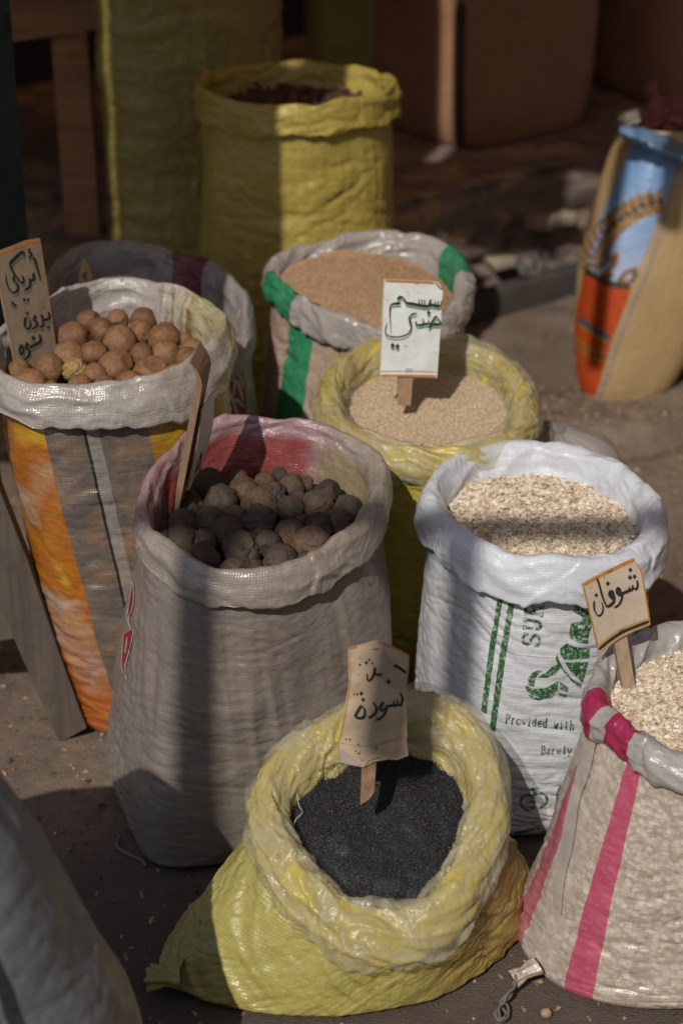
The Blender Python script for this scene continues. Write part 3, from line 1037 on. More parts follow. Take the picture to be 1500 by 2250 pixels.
m_black = fabric('taupe_weave', (0.245, 0.205, 0.172), rough=0.32, spec=0.6, weave=0.6, wcol=0.07, crease=0.45, dirt=0.5, trans=0.05, dirtcol=(0.15, 0.115, 0.10))
m_black_rim = fabric('taupe_weave_rim', (0.34, 0.285, 0.235), rough=0.22, spec=0.75, weave=0.9, wcol=0.09, crease=0.55, dirt=0.25, trans=0.08, custom=black_rim_custom)
s_black = thing('open_sack', (-0.14, 2.9, 0), 'grey brown woven sack of black dried limes with pink print inside its mouth', 'sack', 'open sacks of dry goods')
_, bv_black, _ = sack_body(s_black, r_black, (-0.146, 2.895, 0.234, 0.20, 6.0, 0.32), m_black, N=300, M=160, bulge=0.04, round_=0.03, bl=0.015, wr=0.0036, hz=1.05, lump=0.013, drape=0.0055)
_, bvr_black = sack_rim(s_black, r_black, m_black_rim, rho=0.018, rv=0.029, wr=0.0052, creases=6, depth=0.2,
                        rho_fn=lambda u: np.where((u < 0.3) | (u > 0.8), 0.62, 1.0) * 0.5 + 0.5 * np.interp(u, [0, 0.25, 0.36, 0.72, 0.85, 1], [0.6, 0.8, 1.05, 1.05, 0.7, 0.6]))

# ---- front yellow sack of black seeds, slumped towards us
r_front = Rim([(585, 1745), (640, 1680), (730, 1625), (820, 1580), (900, 1560), (960, 1580), (1030, 1630), (1065, 1700), (1070, 1790), (1040, 1880),
               (990, 1980), (930, 2035), (855, 2045), (770, 2035), (700, 1980), (630, 1900), (590, 1820)], 2.32, 0.158, 0.56, sig=6)
s_front = thing('open_sack', (0.01, 2.5, 0), 'yellow green sack of black seeds slumped forward in front with a fat lined rim', 'sack', 'open sacks of dry goods')
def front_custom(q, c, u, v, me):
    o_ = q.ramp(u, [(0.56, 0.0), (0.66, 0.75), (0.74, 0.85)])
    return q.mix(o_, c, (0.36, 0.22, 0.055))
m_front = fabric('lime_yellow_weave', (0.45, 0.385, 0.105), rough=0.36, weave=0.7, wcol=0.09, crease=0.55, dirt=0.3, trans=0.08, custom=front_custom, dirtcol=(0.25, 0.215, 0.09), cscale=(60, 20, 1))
def film_custom(q, c, u, v, me):
    # milky outer film lying loose over the yellow one
    n = q.noise(q.scale(me, (16, 30, 1), rot=(0, 0, 0.6)), 1, 4, 0.6, 1.5)
    return q.mix(q.ramp(n, [(0.42, 0.0), (0.66, 0.75)]), c, (0.54, 0.47, 0.27))
m_liner = fabric('yellow_film', (0.60, 0.47, 0.085), rough=0.30, weave=0.1, wcol=0.03, crease=0.9, dirt=0.3, trans=0.2, spec=0.5, dirtcol=(0.42, 0.35, 0.14), cscale=(26, 34, 1), custom=film_custom)
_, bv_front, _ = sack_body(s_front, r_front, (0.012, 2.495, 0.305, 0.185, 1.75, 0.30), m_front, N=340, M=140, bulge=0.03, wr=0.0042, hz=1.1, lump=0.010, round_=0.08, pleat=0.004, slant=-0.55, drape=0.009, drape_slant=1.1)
def clear_film(name, col, milk=0.32):
    m, nt, b = new_mat(name)
    q = NB(nt)
    me = q.uv('met')
    b.inputs['Base Color'].default_value = (*col, 1)
    b.inputs['Roughness'].default_value = 0.24
    b.inputs['Specular IOR Level'].default_value = 0.6
    nb = q.bump(q.noise(q.scale(me, (40, 55, 1)), 1, 4, 0.6, 0.8), 0.6, 0.004)
    q.l(nb, b.inputs['Normal'])
    t = q.n('ShaderNodeBsdfTransparent')
    t.inputs['Color'].default_value = (0.97, 0.96, 0.93, 1)
    f = q.ramp(q.noise(q.scale(me, (14, 26, 1), rot=(0, 0, 0.5)), 1, 4, 0.6, 1.0), [(0.3, milk - 0.14), (0.7, milk + 0.22)])
    ms = q.n('ShaderNodeMixShader')
    q.l(f, ms.inputs[0]); q.l(t.outputs[0], ms.inputs[1]); q.l(b.outputs[0], ms.inputs[2])
    q.l(ms.outputs[0], nt.nodes['Material Output'].inputs[0])
    return m
m_cling = clear_film('cling_film', (0.58, 0.53, 0.36), 0.22)
sack_rim(s_front, r_front, m_cling, name='outer_film', film=True, rho=0.0330, rv=0.034, wr=0.0080, creases=3, twist=1.0, depth=0.05, hem=-105, fine=0.3, wall_in=0.0)
_, bvr_front = sack_rim(s_front, r_front, m_liner, film=True, rho=0.0250, rv=0.027, wr=0.0070, creases=4, twist=1.6, depth=0.15, fine=0.3)

# ---- clear sack of oats with pink stripes
r_pink = Rim([(1305, 1550), (1325, 1490), (1380, 1445), (1440, 1415), (1520, 1395), (1620, 1400), (1720, 1450), (1780, 1540), (1760, 1630), (1690, 1700),
              (1590, 1715), (1500, 1690), (1420, 1655), (1360, 1610), (1325, 1585)], 2.40, 0.388, 0.09)
s_pink = thing('open_sack', (0.53, 2.53, 0), 'see-through sack of rolled oats with bright pink stripes at the right edge', 'sack', 'open sacks of dry goods')
PNK = (0.43, 0.026, 0.095)
def oats_through(q, c, u, v, me):
    vv = q.scale(me, (1, 1, 1))
    wob2 = q.n('ShaderNodeTexNoise'); wob2.inputs['Scale'].default_value = 160; q.l(me, wob2.inputs['Vector'])
    sc_ = q.n('ShaderNodeVectorMath'); sc_.operation = 'SCALE'; sc_.inputs[3].default_value = 0.009; q.l(wob2.outputs['Color'], sc_.inputs[0])
    ad_ = q.n('ShaderNodeVectorMath'); ad_.operation = 'ADD'; q.l(me, ad_.inputs[0]); q.l(sc_.outputs[0], ad_.inputs[1])
    vs_ = q.scale(ad_.outputs[0], (105, 165, 1))
    e = q.voro(vs_, 1, 'F1', 'Distance')
    k = q.voro(vs_, 1, 'F1', 'Color')
    fl = q.ramp(q.sep(k)[0], [(0.0, (0.35, 0.27, 0.20)), (0.5, (0.50, 0.41, 0.32)), (1.0, (0.60, 0.52, 0.42))])
    fl = q.mix(q.ramp(e, [(0.45, 0.0), (0.75, 0.6)]), fl, (0.26, 0.19, 0.14))
    wob = q.math('MULTIPLY', q.math('SUBTRACT', q.noise(me, 12, 2), 0.5), 0.006)
    uu = q.math('ADD', u, wob)
    m = q.ramp(uu, [(0, 0.0), (0.262, 0.85), (0.290, 0.0), (0.352, 1.0), (0.379, 0.0), (0.72, 1.0), (0.76, 0.0)], 'CONSTANT')
    film = q.ramp(uu, [(0, 0.35), (0.305, 0.5), (0.335, 0.5), (0.345, 0.18), (1.0, 0.18)])
    fl = q.mix(film, fl, (0.48, 0.42, 0.37))
    return q.mix(q.math('MULTIPLY', m, 0.84), fl, PNK)
m_pink = fabric('clear_weave', (0.5, 0.45, 0.38), rough=0.3, weave=0.35, wcol=0.08, crease=0.3, dirt=0.0, trans=0.0, spec=0.6, custom=oats_through)
m_pink_rim = fabric('clear_film', (0.50, 0.46, 0.42), stripes=turn_spans(r_pink, [((1300, 1545), (1318, 1585), PNK), ((1352, 1605), (1395, 1642), PNK)]), rough=0.2, weave=0.2, wcol=0.06, crease=0.7, dirt=0.1, trans=0.25, spec=0.7)
_, bv_pink, _ = sack_body(s_pink, r_pink, (0.535, 2.525, 0.282, 0.195, 2.3, 0.30), m_pink, N=300, M=150, bulge=0.0, wr=0.0036, hz=1.5, lump=0.009, round_=0.07)
_, bvr_pink = sack_rim(s_pink, r_pink, m_pink_rim, film=True, rho=0.019, rv=0.026, wr=0.006, creases=7, depth=0.13)

# ---- brown lime sack at the left
r_brown = Rim([(-15, 810), (5, 755), (60, 715), (130, 670), (200, 640), (270, 630), (360, 648), (450, 680), (488, 720), (478, 775), (430, 825),
               (360, 860), (270, 877), (180, 883), (90, 885), (20, 865)], 3.02, 0.659, 0.11)
s_brown = thing('open_sack', (-0.31, 3.2, 0), 'orange and yellow printed sack of brown dried limes with clear grey stripe down its front', 'sack', 'open sacks of dry goods')
def brown_print(q, c, u, v, me):
    # clear strip with the limes showing through
    b1 = q.voro(q.scale(me, (21, 24, 1)), 1, 'SMOOTH_F1', 'Distance', 0.8)
    blob = q.ramp(b1, [(0.1, 1.0), (0.55, 0.0)])
    grey = q.mix(q.math('MULTIPLY', blob, 0.85), (0.105, 0.084, 0.072), (0.24, 0.145, 0.080))
    wv = q.wave(me, 74.8, 'Y', 0.4)
    grey = q.mix(q.math('MULTIPLY', wv, 0.14), grey, (0.40, 0.36, 0.32))
    # print: orange with yellow and pale blotches running aslant
    d = q.scale(me, (7, 7, 1), rot=(0, 0, 0.7))
    n = q.noise(d, 0.9, 2, 0.5, 1.2)
    pr = q.ramp(n, [(0.30, (0.50, 0.33, 0.02)), (0.42, (0.43, 0.15, 0.012)), (0.54, (0.36, 0.105, 0.012)), (0.62, (0.38, 0.20, 0.09)), (0.72, (0.42, 0.29, 0.22)), (0.80, (0.42, 0.12, 0.015))])
    low = q.ramp(v, [(0.05, 1.0), (0.30, 0.0)])
    pr = q.mix(q.math('MULTIPLY', low, 0.55), pr, (0.42, 0.085, 0.018))
    yl = q.math('MULTIPLY', q.ramp(u, [(0.28, 1.0), (0.335, 0.0)]), q.ramp(v, [(0.30, 0.0), (0.42, 1.0)]))
    pr = q.mix(yl, pr, (0.55, 0.42, 0.015))
    rd = q.math('MULTIPLY', q.ramp(u, [(0.262, 1.0), (0.285, 0.0)]), q.ramp(v, [(0.44, 0.0), (0.46, 1.0)]))
    pr = q.mix(rd, pr, (0.30, 0.012, 0.015))
    right = q.mix(q.ramp(u, [(0.56, 0.0), (0.64, 1.0)]), (0.34, 0.16, 0.015), (0.42, 0.29, 0.02))
    pr = q.mix(q.ramp(u, [(0.5, 0.0), (0.51, 1.0)]), pr, right)
    wob = q.math('MULTIPLY', q.math('SUBTRACT', q.noise(me, 10, 2), 0.5), 0.004)
    uu = q.math('ADD', q.math('ADD', u, wob), q.math('MULTIPLY', q.math('SUBTRACT', v, 0.62), 0.035))
    strip = q.ramp(uu, [(0, 0.0), (0.424, 1.0), (0.556, 0.0)], 'CONSTANT')
    c = q.mix(strip, pr, grey)
    tape = q.ramp(uu, [(0, 0.0), (0.475, 0.5), (0.492, 0.0)], 'CONSTANT')
    c = q.mix(tape, c, (0.36, 0.32, 0.28))
    seam = q.ramp(uu, [(0, 0.0), (0.472, 1.0), (0.4755, 0.0)], 'CONSTANT')
    return q.mix(seam, c, (0.02, 0.018, 0.016))
def brown_rim_custom(q, c, u, v, me):
    n = q.noise(q.scale(me, (60, 9, 1)), 1, 3, 0.6)
    g = q.math('MULTIPLY', q.ramp(u, [(0.855, 0.0), (0.87, 1.0), (0.93, 1.0), (0.945, 0.0)]), q.ramp(n, [(0.46, 0.0), (0.56, 1.0)]))
    g = q.math('MULTIPLY', g, q.ramp(v, [(0.09, 0.0), (0.12, 1.0)]))
    c = q.mix(q.ramp(u, [(0.70, 0.0), (0.74, 0.75), (0.86, 0.75), (0.92, 0.0)]), c, (0.50, 0.43, 0.20))
    return q.mix(q.math('MULTIPLY', g, 0.8), c, (0.20, 0.075, 0.02))
m_brown = fabric('printed_weave', (0.4, 0.2, 0.03), rough=0.28, spec=0.65, weave=0.7, wcol=0.10, crease=0.6, dirt=0.12, trans=0.0, custom=brown_print)
m_brown_rim = fabric('pale_weave_rim', (0.47, 0.42, 0.37), rough=0.20, spec=0.8, weave=0.8, wcol=0.10, crease=0.7, dirt=0.3, trans=0.12, custom=brown_rim_custom)
_, bv_brown, _ = sack_body(s_brown, r_brown, (-0.318, 3.2, 0.172, 0.175, 2.6, 0.0), m_brown, N=300, M=170, bulge=0.03, bl=0.07, wr=0.0045, hz=1.4, lump=0.011)
_, bvr_brown = sack_rim(s_brown, r_brown, m_brown_rim, rho=0.021, rv=0.033, wr=0.0058, creases=5, depth=0.16,
                        rho_fn=lambda u: np.interp(u, [0, 0.2, 0.3, 0.7, 0.8, 1], [0.6, 0.65, 1, 1.1, 0.8, 0.6]))

# ---- grey sack behind it with maroon patch
r_rear = Rim([(110, 640), (130, 595), (190, 565), (265, 552), (350, 570), (440, 595), (505, 640), (540, 700), (530, 770), (470, 820), (370, 840),
              (250, 830), (160, 780), (115, 710)], 3.48, 0.52, 0.26)
s_rear = thing('open_sack', (-0.36, 3.72, 0), 'grey sack with a maroon patch at its mouth behind the brown lime sack', 'sack', 'open sacks of dry goods')
MAR = (0.20, 0.03, 0.055)
m_rear = fabric('grey_weave', (0.40, 0.36, 0.24), rough=0.35, weave=0.5, crease=0.5)
m_rear_rim = fabric('grey_weave_rim', (0.34, 0.305, 0.285), stripes=turn_spans(r_rear, [((385, 578), (460, 605), MAR)]), rough=0.3, weave=0.5, crease=0.5, trans=0.15)
_, bv_rear, _ = sack_body(s_rear, r_rear, (-0.345, 3.70, 0.20, 0.19, 2.6, 0.0), m_rear, N=220, M=110, bulge=0.03)
sack_rim(s_rear, r_rear, m_rear_rim, rho=0.016, rv=0.027, wr=0.006, creases=6, depth=0.2)

# ---- green striped sack of sesame
r_ind = Rim([(598, 605), (640, 575), (720, 555), (850, 537), (945, 550), (1005, 590), (1015, 650), (985, 710), (920, 745), (850, 750), (780, 730),
             (700, 698), (640, 665), (605, 635)], 3.52, 0.56, 0.146)
GRN = (0.035, 0.25, 0.115)
s_ind = thing('open_sack', (0.03, 3.72, 0), 'clear sack of sesame with a green stripe down its left side', 'sack', 'open sacks of dry goods')
m_ind = fabric('sesame_weave', (0.45, 0.33, 0.255), stripes=[(0.30, 0.372, GRN)], rough=0.3, weave=0.3, wcol=0.08, crease=0.5, dirt=0.1, trans=0.05)
m_ind_rim = fabric('sesame_film', (0.42, 0.375, 0.34), stripes=turn_spans(r_ind, [((598, 622), (655, 675), GRN), ((985, 572), (1018, 622), GRN)]), rough=0.2, weave=0.2, wcol=0.05, crease=0.65, dirt=0.1, trans=0.2, spec=0.65)
sack_body(s_ind, r_ind, (0.03, 3.735, 0.215, 0.19, 2.6, 0.0), m_ind, N=260, M=150, bulge=0.03, wr=0.006, hz=1.8)
sack_rim(s_ind, r_ind, m_ind_rim, film=True, rho=0.018, rv=0.028, wr=0.006, creases=6, depth=0.13)

# ---- yellow sack of sesame with the white sign
r_ses = Rim([(725, 885), (735, 840), (790, 795), (870, 775), (980, 775), (1070, 795), (1130, 850), (1150, 915), (1130, 965), (1060, 1000), (950, 1018),
             (850, 1005), (770, 965), (730, 925)], 3.08, 0.5216, 0.09)
s_ses = thing('open_sack', (0.13, 3.28, 0), 'bright yellow sack of pale sesame with crumpled yellow film rolled over its rim', 'sack', 'open sacks of dry goods')
m_ses = fabric('yellow_weave', (0.56, 0.455, 0.085), rough=0.3, weave=0.4, wcol=0.08, crease=0.6, dirt=0.15, trans=0.12, dirtcol=(0.4, 0.3, 0.04))
_, bv_ses, _ = sack_body(s_ses, r_ses, (0.13, 3.285, 0.19, 0.18, 2.5, 0.0), m_ses, N=260, M=130, bulge=0.03, wr=0.005)
sack_rim(s_ses, r_ses, m_cling, name='outer_film', film=True, rho=0.0290, rv=0.035, wr=0.0075, creases=3, twist=1.0, depth=0.05, hem=-105, fine=0.3, wall_in=0.0)
sack_rim(s_ses, r_ses, m_liner, film=True, rho=0.0210, rv=0.028, wr=0.0065, creases=4, twist=1.6, depth=0.16, fine=0.3)

# ---- tall yellow sack of bark at the back
r_bark = Rim([(440, 215), (470, 185), (560, 172), (680, 165), (790, 178), (862, 205), (850, 230), (770, 250), (690, 262), (610, 262), (520, 250), (455, 235)], 4.0, 0.844, -0.055)
s_bark = thing('open_sack', (-0.095, 4.2, 0), 'tall yellow woven sack of dark bark with a floppy turned down rim', 'sack', 'open sacks of dry goods')
m_bark = fabric('tall_yellow_weave', (0.44, 0.34, 0.075), rough=0.40, weave=0.7, wcol=0.14, crease=0.55, dirt=0.25, trans=0.1, dirtcol=(0.3, 0.22, 0.03), cscale=(20, 60, 1))
sack_body(s_bark, r_bark, (-0.095, 4.2, 0.208, 0.19, 2.8, 0.0), m_bark, N=260, M=160, bulge=0.02, wr=0.0055, hz=1.5, lump=0.013, pleat=0.003, drape=0.004)
sack_rim(s_bark, r_bark, m_bark, rho=0.012, rv=0.032, wr=0.006, creases=8, depth=0.1, rho_fn=lambda u: np.interp(u, [0, .5, .70, .745, .79, 1], [1, 1, 1, 1.25, 1, 1]))

# ================================================================== closed sacks and bags
def closed(name, label, cat, loop, zt, base, mat, cap, group=None, s=0.0, **kw):
    t = thing(name, (base[0], base[1], kw.get('base_z', 0.0)), label, cat, group)
    class R: pass
    r = Rim.__new__(Rim)
    r.y0, r.z0, r.s = loop[1], zt, s
    K = 360
    u = np.arange(K) / K
    r.c = np.array([loop[0], loop[1]])
    r.r = base_loop(u, *loop[2:])
    o, bv, P = sack_body(t, r, base, mat, inset=0.0, cap=cap, **kw)
    return t, bv, r

m_olive = fabric('olive_weave', (0.28, 0.225, 0.060), rough=0.38, weave=0.6, wcol=0.14, crease=0.5, dirt=0.3, trans=0.05, dirtcol=(0.15, 0.12, 0.03), cscale=(14, 60, 1))
t_olive, bv_olive, _ = closed('closed_sack', 'tall olive yellow sack standing closed behind the open bark sack', 'sack', (-0.355, 4.72, 0.215, 0.19, 3, 0.0), 1.16, (-0.345, 4.70, 0.195, 0.18, 3, 0.0), m_olive, 0.10,
       N=240, M=170, wr=0.007, hz=1.9, lump=0.012, drape=0.004, bulge=0.02)
closed('closed_sack', 'dim olive sack deep in the shade between bark sack and brown bag', 'sack', (0.10, 5.95, 0.20, 0.2, 3, 0.0), 1.1, (0.10, 5.95, 0.2, 0.2, 3, 0), m_olive, 0.1, N=120, M=80, wr=0.006, base_z=0.325)
m_maroon = fabric('maroon_film', (0.095, 0.03, 0.03), rough=0.35, weave=0.1, crease=0.7, dirt=0.2, trans=0.05)
closed('hanging_bag', 'small dark maroon bag tied at its foot, in shade above the bark sack', 'bag', (-0.13, 5.6, 0.085, 0.08, 2.2, 0), 1.3, (-0.12, 5.6, 0.02, 0.02, 2, 0), m_maroon, 0.05, N=100, M=60, wr=0.006, base_z=0.93, blow=0.6)

m_jute = fabric('brown_weave', (0.37, 0.19, 0.105), rough=0.62, weave=0.5, wcol=0.12, crease=0.45, dirt=0.3, trans=0.0, spec=0.3, dirtcol=(0.24, 0.12, 0.065), cscale=(8, 60, 1))
t_jute, bv_jute, _ = closed('bulk_bag', 'big brown bulk bag standing on the ledge with a lit strip near its seam', 'bag', (0.40, 5.80, 0.30, 0.26, 4.0, 0.62), 1.5, (0.405, 5.775, 0.275, 0.24, 3.4, 0.62), m_jute, 0.05,
       'brown bulk bags on the ledge', N=260, M=150, wr=0.003, hz=0.7, lump=0.012, bulge=0.03, base_z=0.327, round_=0.1)
closed('bulk_bag', 'big brown bulk bag at the right edge behind the wheat bag', 'bag', (1.05, 6.16, 0.28, 0.25, 4, 0.62), 1.5, (1.05, 6.16, 0.26, 0.24, 4, 0.62), m_jute, 0.05,
       'brown bulk bags on the ledge', N=140, M=90, wr=0.004, base_z=0.327, round_=0.1)

# ---- leaning wheat bag
m_tan = fabric('tan_weave', (0.43, 0.30, 0.15), rough=0.38, weave=0.3, wcol=0.06, crease=0.18, dirt=0.25, trans=0.05, dirtcol=(0.26, 0.18, 0.09), cscale=(8, 80, 1))
t_wheat, bv_wheat, r_wheat = closed('printed_bag', 'tan bag with a wheat ear on blue and an orange band, leaning at the right', 'bag', (0.825, 4.68, 0.165, 0.11, 2.8, 0.25), 0.65,
        (0.675, 4.515, 0.105, 0.075, 2.6, 0.25), m_tan, 0.0, N=240, M=150, wr=0.0018, hz=0.9, lump=0.006, bulge=0.36, round_=0.09, base_z=0.022)

# ---- grey sack close to us at the left
m_near = fabric('blue_grey_weave', (0.21, 0.22, 0.24), stripes=[(0.585, 0.605, (0.13, 0.16, 0.22)), (0.605, 0.622, (0.030, 0.028, 0.036)), (0.630, 0.655, (0.16, 0.125, 0.085)), (0.658, 0.668, (0.035, 0.032, 0.04))],
                rough=0.5, weave=0.9, wcol=0.12, crease=0.3, dirt=0.3, trans=0.05, dirtcol=(0.11, 0.11, 0.12))
closed('closed_sack', 'dull blue grey woven sack close by at the lower left corner', 'sack', (-0.665, 1.94, 0.235, 0.20, 2.2, 0), 0.72, (-0.555, 1.95, 0.345, 0.27, 2.4, 0), m_near, 0.06,
       N=220, M=140, wr=0.005, hz=0.3, lump=0.014, bulge=0.13, drape=0.006)

# ---- crumpled grey sack lying behind the white one
m_clear = fabric('clear_grey_film', (0.42, 0.375, 0.34), rough=0.22, weave=0.25, wcol=0.08, crease=0.8, dirt=0.25, trans=0.2)
closed('crumpled_sack', 'crumpled clear grey sack poking out behind the white oat sack', 'sack', (0.385, 3.33, 0.12, 0.10, 2.2, 0), 0.40, (0.385, 3.33, 0.15, 0.11, 2.5, 0), m_clear, 0.07,
       N=160, M=70, wr=0.008, lump=0.02)

# ---- slivers at the right edge
m_yel2 = m_ses
closed('closed_sack', 'bright yellow sack just showing at the right edge of the photo', 'sack', (1.01, 4.36, 0.19, 0.17, 2.5, 0), 0.30, (1.00, 4.36, 0.185, 0.17, 2.5, 0), m_yel2, 0.1, N=120, M=60)
closed('closed_sack', 'dark red sack in shade behind the foot of the wheat bag', 'sack', (1.02, 4.85, 0.17, 0.14, 2.5, 0), 0.42, (1.02, 4.85, 0.17, 0.14, 2.5, 0),
       fabric('dark_red_weave', (0.12, 0.012, 0.02), rough=0.4, crease=0.5), 0.08, N=120, M=60, base_z=0.02)

# ================================================================== what the sacks hold
m_grain = tinted('grain', 0.72, 0.25)
m_seed = tinted('oily_seed', 0.5, 0.35)
OATC = [(0.67, 0.56, 0.41), (0.72, 0.63, 0.49), (0.60, 0.48, 0.34), (0.75, 0.68, 0.56), (0.50, 0.37, 0.24), (0.70, 0.59, 0.44)]
rg = np.random.default_rng(5)
flakes = [flake(0.0068 * a, 0.0050 * b, 0.0008, rg) for a, b in ((1, 1), (0.85, 1.1), (1.1, 0.9), (0.7, 0.8), (1.2, 1.05), (0.6, 1.0))]
bits_ = [flake(0.0025, 0.0018, 0.0006, rg, 6)]

f_white = heap_fn(r_white, 0.026, 0.010, rough=0.005)
grain('rolled_oats', r_white, f_white, 'heap of pale rolled oats filling the white green printed sack', 'oats', (0.50, 0.38, 0.26),
      [scatter(f_white, r_white, 11000, flakes, OATC, rg, 0.9, 0.45, 0.006), scatter(f_white, r_white, 1800, bits_, OATC, rg, 0.9, 0.8, 0.008)], m_grain)
f_pink = heap_fn(r_pink, 0.02, 0.022, rough=0.006)
grain('rolled_oats', r_pink, f_pink, 'heap of pale rolled oats in the clear pink striped sack', 'oats', (0.50, 0.38, 0.26),
      [scatter(f_pink, r_pink, 9000, flakes, OATC, rg, 0.9, 0.5, 0.006), scatter(f_pink, r_pink, 2500, bits_, OATC, rg, 0.9, 0.8, 0.008)], m_grain)

sesame = [oct_seed(0.0017, 0.0011, 0.0007), oct_seed(0.0015, 0.0010, 0.0007)]
f_ses = heap_fn(r_ses, 0.030, 0.014, rough=0.004)
grain('sesame_seeds', r_ses, f_ses, 'pale sesame seeds in the yellow sack with the white sign', 'sesame', (0.48, 0.35, 0.22),
      [scatter(f_ses, r_ses, 22000, sesame, [(0.64, 0.51, 0.35), (0.72, 0.60, 0.44), (0.56, 0.43, 0.29), (0.68, 0.55, 0.39)], rg, 0.9, 0.5, 0.003)], m_grain)
f_ind = heap_fn(r_ind, 0.016, 0.055, rough=0.005, off=(-0.015, 0.0), tx=-0.06)
grain('sesame_seeds', r_ind, f_ind, 'tan sesame seeds heaped in the green striped sack', 'sesame', (0.36, 0.24, 0.14),
      [scatter(f_ind, r_ind, 20000, sesame, [(0.50, 0.325, 0.19), (0.55, 0.37, 0.22), (0.42, 0.265, 0.15), (0.46, 0.295, 0.17)], rg, 0.9, 0.5, 0.003)], m_grain, rmax=0.92)
nig = [oct_seed(0.0017, 0.0010, 0.0009), oct_seed(0.0015, 0.0011, 0.0010)]
f_front = heap_fn(r_front, 0.038, 0.016, rough=0.007)
grain('black_seeds', r_front, f_front, 'matt black seeds filling the slumped yellow sack in front', 'seeds', (0.014, 0.013, 0.013),
      [scatter(f_front, r_front, 26000, nig, [(0.030, 0.029, 0.030), (0.022, 0.021, 0.022), (0.040, 0.038, 0.037), (0.026, 0.024, 0.024)], rg, 0.9, 0.6, 0.003),
       scatter(f_front, r_front, 60, nig, [(0.35, 0.32, 0.28)], rg, 0.9, 0.6, 0.003, size=(0.5, 0.8))], m_seed, rmax=0.92)
f_bark = heap_fn(r_bark, 0.05, 0.015, rough=0.01)
stick = (np.array([(-0.035, -0.004, -0.003), (0.035, -0.005, -0.003), (0.034, 0.005, -0.002), (-0.036, 0.004, -0.003), (-0.034, -0.003, 0.004), (0.036, -0.003, 0.004), (0.033, 0.004, 0.005), (-0.035, 0.005, 0.003)]),
         np.array([(0, 3, 2), (0, 2, 1), (4, 5, 6), (4, 6, 7), (0, 1, 5), (0, 5, 4), (1, 2, 6), (1, 6, 5), (2, 3, 7), (2, 7, 6), (3, 0, 4), (3, 4, 7)]))
grain('bark_pieces', r_bark, f_bark, 'dark brown sticks of bark in the tall yellow sack', 'bark', (0.04, 0.02, 0.016),
      [scatter(f_bark, r_bark, 700, [stick], [(0.085, 0.042, 0.034), (0.11, 0.055, 0.042), (0.06, 0.03, 0.027)], rg, 0.68, 0.3, 0.02)], m_grain)

# ---- dried limes: each one its own thing, meshes shared
def lime_mesh(name, seed, mat, wrinkle, ribs, squash, flats=1):
    bm = bmesh.new()
    bmesh.ops.create_icosphere(bm, subdivisions=5, radius=1.0)
    bm.verts.index_update()
    V = np.array([v.co for v in bm.verts])
    F = [[v.index for v in f.verts] for f in bm.faces]
    bm.free()
    th = np.arctan2(V[:, 1], V[:, 0])
    ph = np.arccos(np.clip(V[:, 2], -1, 1))
    s = np.sin(ph)
    wob = 0.35 * noise3(V[:, 0] * 1.6 + seed, V[:, 1] * 1.6, V[:, 2] * 1.6)
    crease = 1 - np.abs(np.sin((th + wob) * ribs / 2)) ** 0.6
    mod = np.clip(0.35 + noise3(V[:, 0] * 1.3, V[:, 1] * 1.3 + seed, V[:, 2]), 0, 1)
    r = 1 - 0.085 * wrinkle * crease * s ** 0.8 * (0.35 + mod)
    r = r + 0.05 * noise3(V[:, 0] * 1.5 + seed * 3, V[:, 1] * 1.5, V[:, 2] * 1.5) * (0.5 + 0.8 * wrinkle)
    r = r - 0.055 * wrinkle ** 2 * np.clip(ridged(V[:, 0] * 1.7 + seed, V[:, 1] * 1.7, V[:, 2] * 1.7 + 4) - 0.55, 0, 1) * 2
    r = r + 0.004 * fbm(V[:, 0] * 6, V[:, 1] * 7, V[:, 2] * 7 + seed, 2)
    # flats and dents where it dried against others
    rgl = np.random.default_rng(int(seed * 100))
    for _ in range(flats):
        nn = rgl.normal(size=3); nn /= np.linalg.norm(nn)
        h = rgl.uniform(0.74, 0.90)
        c_ = V @ nn
        lim = h / np.maximum(c_, 0.05)
        ex = np.clip(r - lim, 0, None) * (c_ > 0.3)
        r = r - ex * rgl.uniform(0.8, 1.25)
    # stalk dimple and nipple
    r = r - 0.10 * np.exp(-(ph / 0.22) ** 2) + 0.06 * np.exp(-(ph / 0.07) ** 2) + 0.07 * np.exp(-((PI - ph) / 0.18) ** 2)
    P = V * r[:, None]
    P[:, 2] *= squash
    me = bpy.data.meshes.new(name)
    me.from_pydata(P.tolist(), [], F)
    me.polygons.foreach_set('use_smooth', np.ones(len(F), bool))
    me.materials.append(mat)
    me.update()
    return me

